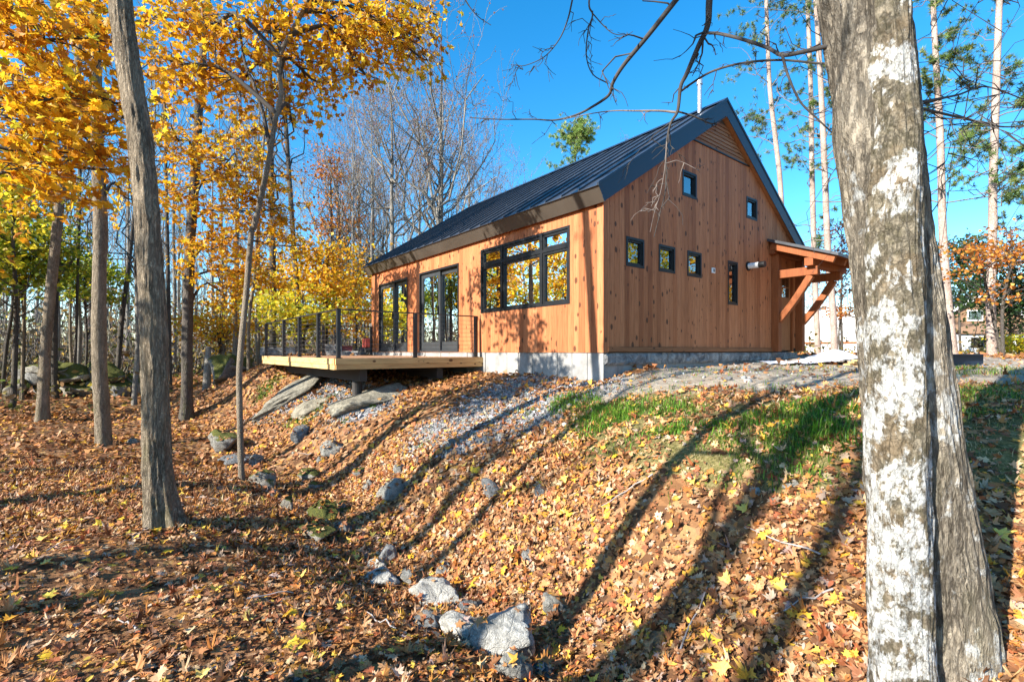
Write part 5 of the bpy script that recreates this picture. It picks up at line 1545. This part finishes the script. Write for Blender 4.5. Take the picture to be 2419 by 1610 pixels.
pine([(1972, 842), (1967, 728), (1956, 593), (1948, 400), (1939, 200), (1928, 20)], 22, 18, 13, "pine beyond the canopy, right of the close pair", 303, 22, .30)
pine([(2254, 838), (2238, 700), (2227, 536), (2221, 321), (2211, 143), (2205, 18)], 17, 24, 16, "leaning pine just right of the big double-stemmed tree", 304, 16, .32)
pine([(2344, 845), (2341, 700), (2345, 536), (2346, 429), (2353, 214), (2361, 0)], 16, 26, 19, "straight pale pine nearest the right edge", 305, 16, .34)
pine([(2440, 840), (2440, 600), (2445, 300), (2450, 0)], 19, 18, 14, "pine just outside the right edge", 306, 18, .2)
pine([(1385, 800), (1362, 500), (1360, 420), (1358, 345)], 34, 10, 5, "bushy pine top rising behind the roof", 307, 15.2, .30, 90, 2600, 2.0)
# ------------------------------------------------------------------ woods behind
def proto(seed, h, r0, mat, tw, leaves=0, pal=PAL_BRN, size=(.08, .14), **kw):
    g, (p2, p3), r = bare_mesh(seed, h, r0, **kw)
    root = empty("bare_tree", (0, 0, 0), None, "tree")
    link("trunk", g.mesh("trunk", M[mat], True, False), root)
    if leaves:
        gl = Geo(); V, fc, C = leaves_on(p3, leaves, r, size, pal, LEAF_LO, .10); gl.add(V, fc, C)
        link("crown", gl.mesh("crown", M['leaf'], False), root)
    return root
used = {}
def put(pr, px, Y, rz, sc, label, group, name=None, cat="tree"):
    x = (px - CX) / F * Y
    loc = (x, Y, gz(x, Y) - .1)
    if pr.name not in used:
        used[pr.name] = 1
        pr.location = loc; pr.rotation_euler = (0, 0, rz); pr.scale = (sc, sc, sc); pr["label"] = label; pr["group"] = group
        return pr
    return copy_tree(pr, loc, rz, sc, label, cat, group)

rb = np.random.default_rng(500)
# broad bare crowns behind the house, with a few russet leaves
big_b = [proto(601, 15, .23, 'bark_pale', 'twig', 2600, PAL_BRN, (.05, .09), n1=24, n2=150, n3=700, twmin=.008, start=.30, up=.55, lf1=(.28, .5)),
         proto(602, 15, .20, 'bark_pale', 'twig', 2200, PAL_BRN, (.05, .09), n1=24, n2=140, n3=620, twmin=.008, start=.28, up=.6, lf1=(.26, .46))]
put(big_b[0], 1040, 27, .4, 1.13, "broad bare tree with russet leaf remnants behind the house, tallest of them", None)
put(big_b[1], 925, 26, 1.4, 1.0, "bare many-limbed tree left of the tallest one behind the house", None)
for o in big_b:
    if "group" in o: del o["group"]
for px, Y, k, rz, sc in [(880, 30, 0, 2.2, .85), (1110, 34, 1, 3.3, .95), (990, 36, 1, .3, 1.0), (800, 28, 0, 5.0, .8), (1180, 40, 0, 1.0, .85), (1240, 38, 1, 2.0, .6), (850, 40, 1, 4, 1.1), (1490, 36, 1, 0.3, .82)]:
    copy_tree(big_b[k], ((px - CX) / F * Y, Y, gz((px - CX) / F * Y, Y) - .1), rz, sc, "bare grey-branched tree behind the house, " + {800: "first", 850: "second", 880: "third", 990: "fourth", 1110: "fifth", 1180: "sixth", 1240: "seventh", 1490: "eighth"}[px] + " from the left", "tree", "bare trees behind the house")
# slim bare trees of the wood on the left
slim = [proto(611 + i, 12 + i % 3, .075 + .015 * (i % 3), 'bark_pale' if i % 3 else 'bark_grey', 'twig', 0, n1=14, n2=46, n3=120, start=.3, up=.55, lf1=(.14, .28), twmin=.006) for i in range(6)]
n = 0
for k in range(66):
    px = rb.uniform(-150, 880); Y = rb.uniform(20, 46)
    if px > 700 and Y < 24: Y += 8
    put(slim[k % 6], px, Y, rb.uniform(0, 6.28), rb.uniform(.8, 1.15), "slim bare tree in the wood left of the house", "slim bare trees in the left wood")
for k in range(26):
    px = rb.uniform(1880, 2650); Y = rb.uniform(42, 60)
    copy_tree(slim[k % 6], ((px - CX) / F * Y, Y, gz((px - CX) / F * Y, Y) - .1), rb.uniform(0, 6.28), rb.uniform(.5, .9), "slim bare tree in the wood right of the house", "tree", "slim bare trees in the right wood")

# leafy background trees
def leafy(px, py_c, Y, rx, ry, n, pal, label, seed, size=(.09, .16), trunk=True, shape=LEAF_LO, blobs=5, mat='leaf', base_px=None):
    r = np.random.default_rng(seed)
    x = ((base_px or px) - CX) / F * Y
    z = gz(x, Y)
    root = empty("leafy_tree", (x, Y, z), label, "tree")
    cz = EYE - (py_c - HY) / F * Y - z
    cx = (px - CX) / F * Y - x
    R, H = rx / F * Y, ry / F * Y
    th = max(cz + H * .6, 1.0)
    pth = smooth_path([(0, 0, -.1), (cx * .3, .1, th * .4), (cx * .8, 0, th * .75), (cx, .1, th)], 30)
    rad = np.linspace(max(.05, th * .011), .015, 30)
    g = Geo(); V, q = tubes(pth[None], rad[None], 7); g.add(V, q)
    p1, r1 = grow(pth[None], rad[None], 26, r, .3, .98, (.15, .34), .2, (.7, 1.3), 6, .45)
    # pull limbs into the crown's extent
    V, q = tubes(p1, np.maximum(r1, .006), 4); g.add(V, q)
    link("trunk", g.mesh("trunk", M['bark_dark'], True, False), root)
    gl = Geo()
    nsp = max(8, n // 45)
    u_ = unit(r.normal(size=(nsp, 3))) * (r.random((nsp, 1)) ** .4)
    cen = np.array([cx, 0, cz]) + u_ * np.array([R, R * .8, H])
    k = r.integers(0, nsp, n)
    sp = .10 * (R + H) + .18
    p = cen[k] + r.normal(0, 1, (n, 3)) * np.array([sp, sp, sp * .28])
    # twigs to the sprays
    a = np.array([cx * .9, 0, 0]) + np.stack([np.zeros(nsp), np.zeros(nsp), np.clip(cen[:, 2] - R * .3, th * .25, th)], -1)
    tw = np.stack([a, (a + cen) / 2 + np.array([0, 0, .1]), cen], 1)
    V, q = tubes(tw, np.array([[.018, .01, .005]]).repeat(nsp, 0), 3)
    link("branches", mesh_np("branches", V, [q], None, True, M['twig_dark']), root)
    V, fc, C = leaf_geo(shape, p, r.normal(size=(n, 3)) * .8 + np.array([0, 0, .7]), r.uniform(*size, n), pick(pal, n, r), r, .4); gl.add(V, fc, C)
    link("crown", gl.mesh("crown", M[mat], False), root)
    return root
leafy(770, 640, 18, 110, 80, 2700, PAL_YEL, "yellow maple behind the deck railing, nearest the house", 701)
leafy(715, 735, 17, 105, 65, 2100, PAL_LIME, "low yellow-green maple behind the deck railing", 702)
leafy(840, 720, 21, 75, 95, 1800, PAL_YEL, "yellow sapling beside the far house corner", 703)
leafy(640, 690, 21, 95, 95, 1900, PAL_YEL, "golden tree left of the deck, behind the dark trunk", 704)
leafy(780, 400, 27, 40, 70, 800, PAL_ORG, "tall orange oak crown above the yellow maples", 705, base_px=790)
leafy(800, 520, 26, 60, 60, 800, PAL_ORG, "orange oak crown just left of the roof's far end", 706)
leafy(50, 590, 17, 120, 90, 4200, PAL_GRN, "green and lime leafed tree at the left edge", 707)
leafy(200, 660, 20, 90, 60, 2800, PAL_GRN, "green leafed tree behind the straight grey trunk", 708)
leafy(520, 760, 22, 130, 75, 2400, PAL_YEL, "golden understory tree behind the broken snag", 710)
leafy(30, 440, 15, 110, 70, 2600, PAL_LIME, "yellow-green crown high at the left edge", 711)
leafy(860, 640, 32, 60, 60, 1400, PAL_LIME, "small yellow-green crown against the house eave", 712)
# right side: copper beeches, oaks and dark hemlocks
leafy(2310, 610, 14.5, 130, 60, 600, PAL_ORG, "orange-leaved sapling behind the leaning pine", 721, (.07, .12), base_px=2370)
leafy(2395, 600, 13.5, 80, 110, 600, PAL_ORG, "orange-leaved sapling at the right edge", 722, (.07, .12), base_px=2370)
leafy(2390, 690, 22, 90, 110, 5200, [((.03, .07, .02), 4), ((.05, .10, .025), 3), ((.08, .12, .03), 1)], "dark green hemlock behind the straight pale pine", 724, (.08, .15))
leafy(2270, 640, 27, 60, 100, 3600, [((.04, .08, .025), 4), ((.07, .11, .03), 3)], "green conifer behind the leaning pine", 725, (.10, .18))
leafy(1990, 600, 28, 70, 90, 1500, PAL_BRN, "russet oak between the pines and the big tree", 726, (.10, .16))
leafy(1985, 730, 24, 35, 25, 350, PAL_ORG, "copper-leaved bush by the white building", 727, (.08, .13))
leafy(2410, 815, 18, 45, 30, 900, PAL_LIME, "yellow-green weeds and brush at the right edge", 729, (.07, .12))
# trees outside the frame that the panes mirror
for i, (x, y, pal, lb) in enumerate([(-14.2, 10.6, PAL_YEL, "golden maple outside the left edge, nearest the stone wall"), (-15.8, 13.0, PAL_LIME, "lime maple outside the left edge behind the nearest one"), (-17.5, 15.4, PAL_GRN, "green tree outside the left edge by the stone wall"), (-17, 11, PAL_LIME, "yellow-green maple outside the left edge"), (17, 9, PAL_LIME, "yellow-green maple outside the right edge"), (21, 13, PAL_YEL, "golden maple outside the right edge"), (23, 7, PAL_GRN, "green tree outside the right edge"), (19, 3, PAL_BRN, "russet oak outside the right edge, near")]):
    r = np.random.default_rng(800 + i)
    root = leafy(CX + x / y * F, HY - 3.2 / y * F, y, 2.4 / y * F, 2.3 / y * F, 1500 if x < 0 else 3000, pal, lb, 800 + i, (.12, .22))

# far wood on all sides, too far to tell the trees apart
def far_wood(seed, arcs, label):
    r = np.random.default_rng(seed)
    g = Geo()
    for (a0, a1, d0, d1, n, hh) in arcs:
        a = r.uniform(a0, a1, n); d = r.uniform(d0, d1, n)
        x, y = np.sin(a) * d, np.cos(a) * d
        z = terrain(x, y)
        h = r.uniform(*hh, n); K = 5
        s = np.linspace(0, 1, K)
        p = np.stack([x[:, None] + np.cumsum(r.normal(0, .22, (n, K)), 1), y[:, None] + np.cumsum(r.normal(0, .22, (n, K)), 1), z[:, None] - .2 + h[:, None] * s[None]], -1)
        rad = r.uniform(.05, .14, n)[:, None] * np.linspace(1, .25, K)[None]
        V, q = tubes(p, rad, 4); g.add(V, q, np.repeat(pick([((.22, .20, .185), 3), ((.13, .12, .105), 2), ((.32, .30, .28), 2)], n, r), K * 4, 0))
        p1, r1 = grow(p, rad, n * 9, r, .25, 1, (.16, .34), .5, (.5, 1.0), 4, .5)
        V, q = tubes(p1, np.maximum(r1, .012), 3); g.add(V, q, np.repeat(pick([((.17, .15, .135), 1), ((.11, .10, .09), 1)], len(p1), r), 12, 0))
        m = n * 26
        k = r.integers(0, len(p1), m)
        c = p1[k, 3] + r.normal(0, .35, (m, 3))
        low = c[:, 2] < z.mean() + 5
        col = np.where(low[:, None], pick([((.45, .26, .05), 2), ((.26, .20, .06), 2), ((.22, .13, .07), 2), ((.14, .15, .05), 1)], m, r), pick([((.24, .15, .10), 2), ((.34, .19, .08), 1), ((.5, .3, .05), .6)], m, r))
        V, fc, C = leaf_geo(LEAF_LO, c, r.normal(size=(m, 3)), r.uniform(.12, .30, m), col, r, .4); g.add(V, fc, C)
    link("far_wood", g.mesh("far_wood", m_leaf("far_wood", .9, .15, .1), True), kind="stuff", label=label, cat="woodland")
far_wood(901, [(-.98, -.22, 48, 85, 200, (6, 11)), (-1.9, -.95, 34, 70, 90, (6, 9)), (.45, 1.0, 60, 110, 130, (6, 11)), (1.0, 1.9, 34, 80, 120, (8, 13)), (-.22, .45, 60, 110, 100, (6, 10)), (1.9, 3.6, 30, 70, 80, (8, 12)), (3.6, 4.4, 38, 70, 30, (6, 10))], "distant leafless wood closing the view on all sides")
# thicket between the far trunks
r = np.random.default_rng(940)
g = Geo()
for a0, a1, d0, d1, n in ((-.98, -.22, 30, 62, 4200), (-1.9, -.98, 23, 50, 2800), (.42, 1.0, 44, 75, 900), (1.0, 1.9, 30, 60, 1200), (-.22, .42, 50, 80, 500)):
    a = r.uniform(a0, a1, n); d = r.uniform(d0, d1, n); x, y = np.sin(a) * d, np.cos(a) * d
    h = r.uniform(1.0, 4.5, n); K = 4
    s = np.linspace(0, 1, K)
    p = np.stack([x[:, None] + np.cumsum(r.normal(0, .22, (n, K)), 1), y[:, None] + np.cumsum(r.normal(0, .22, (n, K)), 1), terrain(x, y)[:, None] - .1 + h[:, None] * s[None]], -1)
    rad = r.uniform(.012, .03, n)[:, None] * np.linspace(1, .4, K)[None]
    V, q = tubes(p, rad, 3); g.add(V, q, np.repeat(pick([((.20, .18, .15), 2), ((.10, .09, .075), 2), ((.30, .27, .23), 1)], n, r), K * 3, 0))
    m = n * 7
    k = r.integers(0, n, m); t = r.uniform(0, 1, m)
    i0 = np.minimum((t * 3).astype(int), 2); f = (t * 3 - i0)[:, None]
    c = p[k, i0] * (1 - f) + p[k, i0 + 1] * f + r.normal(0, .35, (m, 3))
    V, fc, C = leaf_geo(LEAF_OV, c, r.normal(size=(m, 3)), r.uniform(.14, .34, m), pick([((.20, .16, .09), 3), ((.28, .19, .08), 3), ((.13, .14, .05), 2), ((.42, .28, .06), 1.2), ((.15, .11, .08), 2)], m, r), r, .4); g.add(V, fc, C)
link("thicket", g.mesh("thicket", m_leaf("thicket", .9, .2, .1), True), kind="stuff", label="grey-brown thicket filling the space between far trunks", cat="thicket")
# undergrowth of the far wood floor
r = np.random.default_rng(950)
n = 9000
a = r.uniform(-.95, 1.0, n); d = r.uniform(18, 60, n) ; x, y = np.sin(a) * d, np.cos(a) * d
ok = ~in_house(x, y, 1.5) & (np.abs(x + 1) > 0) ; ok &= ~((a > .35) & (d < 24)); x, y = x[ok], y[ok]; n = len(x)
h = np.abs(r.normal(0, .45, n)) + .1
g = Geo(); V, fc, C = leaf_geo(LEAF_OV, np.stack([x, y, terrain(x, y) + h], -1), r.normal(size=(n, 3)) + np.array([0, 0, .5]), r.uniform(.10, .24, n), pick([((.20, .17, .04), 3), ((.30, .22, .07), 3), ((.10, .13, .03), 2), ((.35, .22, .10), 2), ((.40, .32, .05), 1)], n, r), r, .5); g.add(V, fc, C)
link("undergrowth", g.mesh("undergrowth", M['leaf'], False), kind="stuff", label="low brush and ferns on the far wood floor", cat="undergrowth")

# ------------------------------------------------------------------ other buildings and small things
def cottage():
    Y = 36.0
    c = P(2312, 829, Y)
    z = gz(c[0], c[1]) - .1
    t = empty("brown_cottage", (c[0], c[1], z), "brown shingled cottage with white trim beyond the right pines", "house", rz=math.radians(-12))
    br = m_plain("brown_shingle", (.27, .155, .085), .9, vary=.25, scale=14)
    wh = M['white_paint']
    w2, h1, h2, dp = 3.2, 2.6, 4.6, 7.0
    MB().box((-w2, 0, 0), (w2, dp, h1)).loft([(-w2, 0, h1), (w2, 0, h1), (0, 0, h2)], [(-w2, dp, h1), (w2, dp, h1), (0, dp, h2)]).build("wall", br, t)
    for s in (-1, 1):
        MB().loft([(s * (w2 + .35), -.3, h1 - .18), (s * (w2 + .35), -.3, h1 - .02), (0, -.3, h2 + .18), (0, -.3, h2 + .0)], [(s * (w2 + .35), dp + .3, h1 - .18), (s * (w2 + .35), dp + .3, h1 - .02), (0, dp + .3, h2 + .18), (0, dp + .3, h2)]).build("roof", M['bronze'], t)
        MB().bar((s * (w2 + .36), -.32, h1 - .12), (0, -.32, h2 + .08), .06, .26).build("white_bargeboard", wh, t)
    MB().box((-.75, -.05, 2.75), (.25, -.005, 3.55)).build("window_frame", wh, t)
    MB().box((-.66, -.06, 2.83), (.16, -.052, 3.47)).build("pane", M['glass'], t)
    # porch with shingled roof and white wall
    MB().loft([(-2.2, -1.7, 1.75), (w2, -1.7, 1.75), (w2, -1.7, 1.83), (-2.2, -1.7, 1.83)], [(-2.2, -.01, 2.55), (w2, -.01, 2.55), (w2, -.01, 2.63), (-2.2, -.01, 2.63)]).build("porch_roof", br, t)
    MB().box((-2.0, -1.5, .0), (w2 - .2, -.02, 1.72)).build("porch_wall", wh, t)
    for x in (-1.4, .1, 1.5):
        MB().box((x, -1.53, .75), (x + 1.0, -1.505, 1.5)).build("pane", M['glass'], t)
cottage()
def white_building():
    Y = 38.0
    c = P(1945, 829, Y); z = gz(c[0], c[1]) - .3
    t = empty("white_building", (c[0], c[1], z), "white gabled building seen between the pines past the entrance", "building", rz=math.radians(-20))
    w2, h1, h2, dp = 3.6, 2.7, 4.3, 9
    MB().box((-w2, 0, 0), (w2, dp, h1)).loft([(-w2, 0, h1), (w2, 0, h1), (0, 0, h2)], [(-w2, dp, h1), (w2, dp, h1), (0, dp, h2)]).build("wall", M['white_paint'], t)
    for s in (-1, 1):
        MB().loft([(s * (w2 + .3), -.3, h1 - .14), (s * (w2 + .3), -.3, h1 - .02), (0, -.3, h2 + .14), (0, -.3, h2)], [(s * (w2 + .3), dp + .3, h1 - .14), (s * (w2 + .3), dp + .3, h1 - .02), (0, dp + .3, h2 + .14), (0, dp + .3, h2)]).build("roof", M['white_paint'], t)
    MB().box((-w2 + .01, -.06, 1.35), (w2 - .01, -.005, 1.5)).build("trim_band", M['cedar_dark'], t)
    MB().box((-2.4, -.05, .2), (-1.2, -.004, 1.2)).build("pane", M['glass'], t)
white_building()

# white tarpaulin over lumber, right of the house
def tarp():
    c = ground_hit(1955, 858)
    t = empty("tarpaulin", c, "crumpled white tarpaulin over lumber in the yard by the entrance", "tarpaulin")
    n1, n2 = 60, 30
    A, B = np.meshgrid(np.linspace(-1.1, .75, n1), np.linspace(-.55, .55, n2), indexing='ij')
    hgt = .20 * np.exp(-((A - .15) / .42) ** 2 - (B / .5) ** 2) + .07 * fbm(np.stack([A * 3, B * 3, A * 0], -1), 4, 4) + .05
    zz = terrain(A + c[0], B + c[1]) - c[2]
    ii = np.arange(n1 * n2).reshape(n1, n2)
    link("sheet", mesh_np("sheet", np.stack([A, B, zz + np.maximum(hgt, .012)], -1), [np.stack([ii[:-1, :-1], ii[1:, :-1], ii[1:, 1:], ii[:-1, 1:]], -1).reshape(-1, 4)], None, True, m_plain("white_tarp", (.74, .76, .80), .5, vary=.06, scale=5, bump=.2)), t)
tarp()
c = ground_hit(1995, 861)
for k in range(3):
    o = MB().box((-.55, -.05, 0), (.55, .05, .03)).build("lumber_board", M['pine_lumber'], None, label=["lowest board of the small lumber stack beside the tarpaulin", "middle board of the small lumber stack beside the tarpaulin", "top board of the small lumber stack beside the tarpaulin"][k], cat="board")
    o.location = (c[0] + .05 * k, c[1] - .5, c[2] + .02 + .034 * k); o.rotation_euler = (0, 0, .5 + .03 * k)
def steel_beam(px, py, ln, label, rz):
    c = ground_hit(px, py)
    t = empty("steel_beam", (c[0], c[1], c[2] + .03), label, "beam", rz=rz)
    MB().box((-ln / 2, -.075, 0), (ln / 2, .075, .015)).build("flange", M['rake_metal'], t)
    MB().box((-ln / 2, -.006, .0155), (ln / 2, .006, .165)).build("web", M['rake_metal'], t)
    MB().box((-ln / 2, -.075, .1655), (ln / 2, .075, .18)).build("flange", M['rake_metal'], t)
steel_beam(2262, 866, 1.1, "grey steel beam lying in the yard right of the big tree", .25)
# things lying past the far end of the deck
def block(px, py, Y, w, d, h, mat, name, label, cat, rz=0.3, tilt=0.0):
    c = P(px, py, Y)
    mb = MB().box((-w / 2, -d / 2, 0), (w / 2, d / 2, h))
    o = mb.build(name, mat, None, .02, label=label, cat=cat)
    x, y = c[0], c[1]
    o.location = (x, y, max(gz(x, y), c[2]) - .01); o.rotation_euler = (tilt, 0, rz)
    return o
red = m_plain("red_paint", (.34, .05, .035), .6, vary=.3, scale=10)
block(788, 836, 16.8, .55, .30, .34, M['granite'], "stone_block", "grey squared stone block beyond the deck, behind the rail corner post", "stone")
block(820, 836, 17.0, .36, .26, .30, red, "red_crate", "red crate standing beyond the deck's far end", "crate")
block(815, 842, 16.4, 1.4, .26, .20, M['granite'], "stone_step", "long low grey stone lying beyond the deck", "stone", .15)
block(660, 838, 16.2, 1.1, .3, .26, M['granite'], "stone_step", "long grey stone lying behind the deck's far left corner", "stone", .1)
def splitter():
    c = P(872, 842, 16.2); c[2] = gz(c[0], c[1])
    t = empty("wood_splitter", c, "small red and black wheeled machine at the far house corner", "machine", rz=.5)
    for s in (-.25, .25):
        wv = MB().cyl((s - .06, 0, .26), (s + .06, 0, .26), .26, n=24).build("wheel", M['black_metal'], t)
        MB().cyl((s - .065, 0, .26), (s + .065, 0, .26), .12, n=16).build("rim", M['cable'], wv)
    MB().cyl((-.3, 0, .26), (.3, 0, .26), .03).build("axle", M['black_metal'], t)
    MB().bar((0, -.5, .42), (0, .7, .42), .14, .16).build("beam", M['black_metal'], t)
    MB().box((-.16, -.1, .5), (.16, .3, .82)).build("engine", red, t, .03)
    MB().cyl((0, .35, .58), (0, .75, .58), .07, n=14).build("cylinder", M['cable'], t)
splitter()
# fallen sticks on the litter
r = np.random.default_rng(61)
for i, (px, py) in enumerate([(900, 1480), (300, 1480), (640, 1420), (1850, 1300), (1900, 1450), (720, 1080), (480, 1180), (1480, 1180), (150, 1300), (1640, 1500)]):
    c = ground_hit(px, py); ln = r.uniform(.2, .5); a = r.uniform(0, 3.14)
    s = np.linspace(-.5, .5, 7)
    xy = np.stack([c[0] + np.cos(a) * s * ln, c[1] + np.sin(a) * s * ln], -1)
    pth = np.stack([xy[:, 0], xy[:, 1] + r.normal(0, .008, 7), terrain(xy[:, 0], xy[:, 1]) + .035 + r.normal(0, .006, 7)], -1)
    V, q = tubes(pth[None] - c, np.linspace(.006, .003, 7)[None], 6)
    o = link("fallen_stick", mesh_np("fallen_stick", V, [q], None, True, M['twig_pale']), None, "thin bare stick lying on the fallen leaves", "stick", "sticks on the leaf litter")
    o.location = c
for pr in [o for o in COL.objects if o.type == 'EMPTY' and o.get("category") == "tree" and not o.get("label")]:
    for ch_ in list(pr.children): bpy.data.objects.remove(ch_)
    bpy.data.objects.remove(pr)
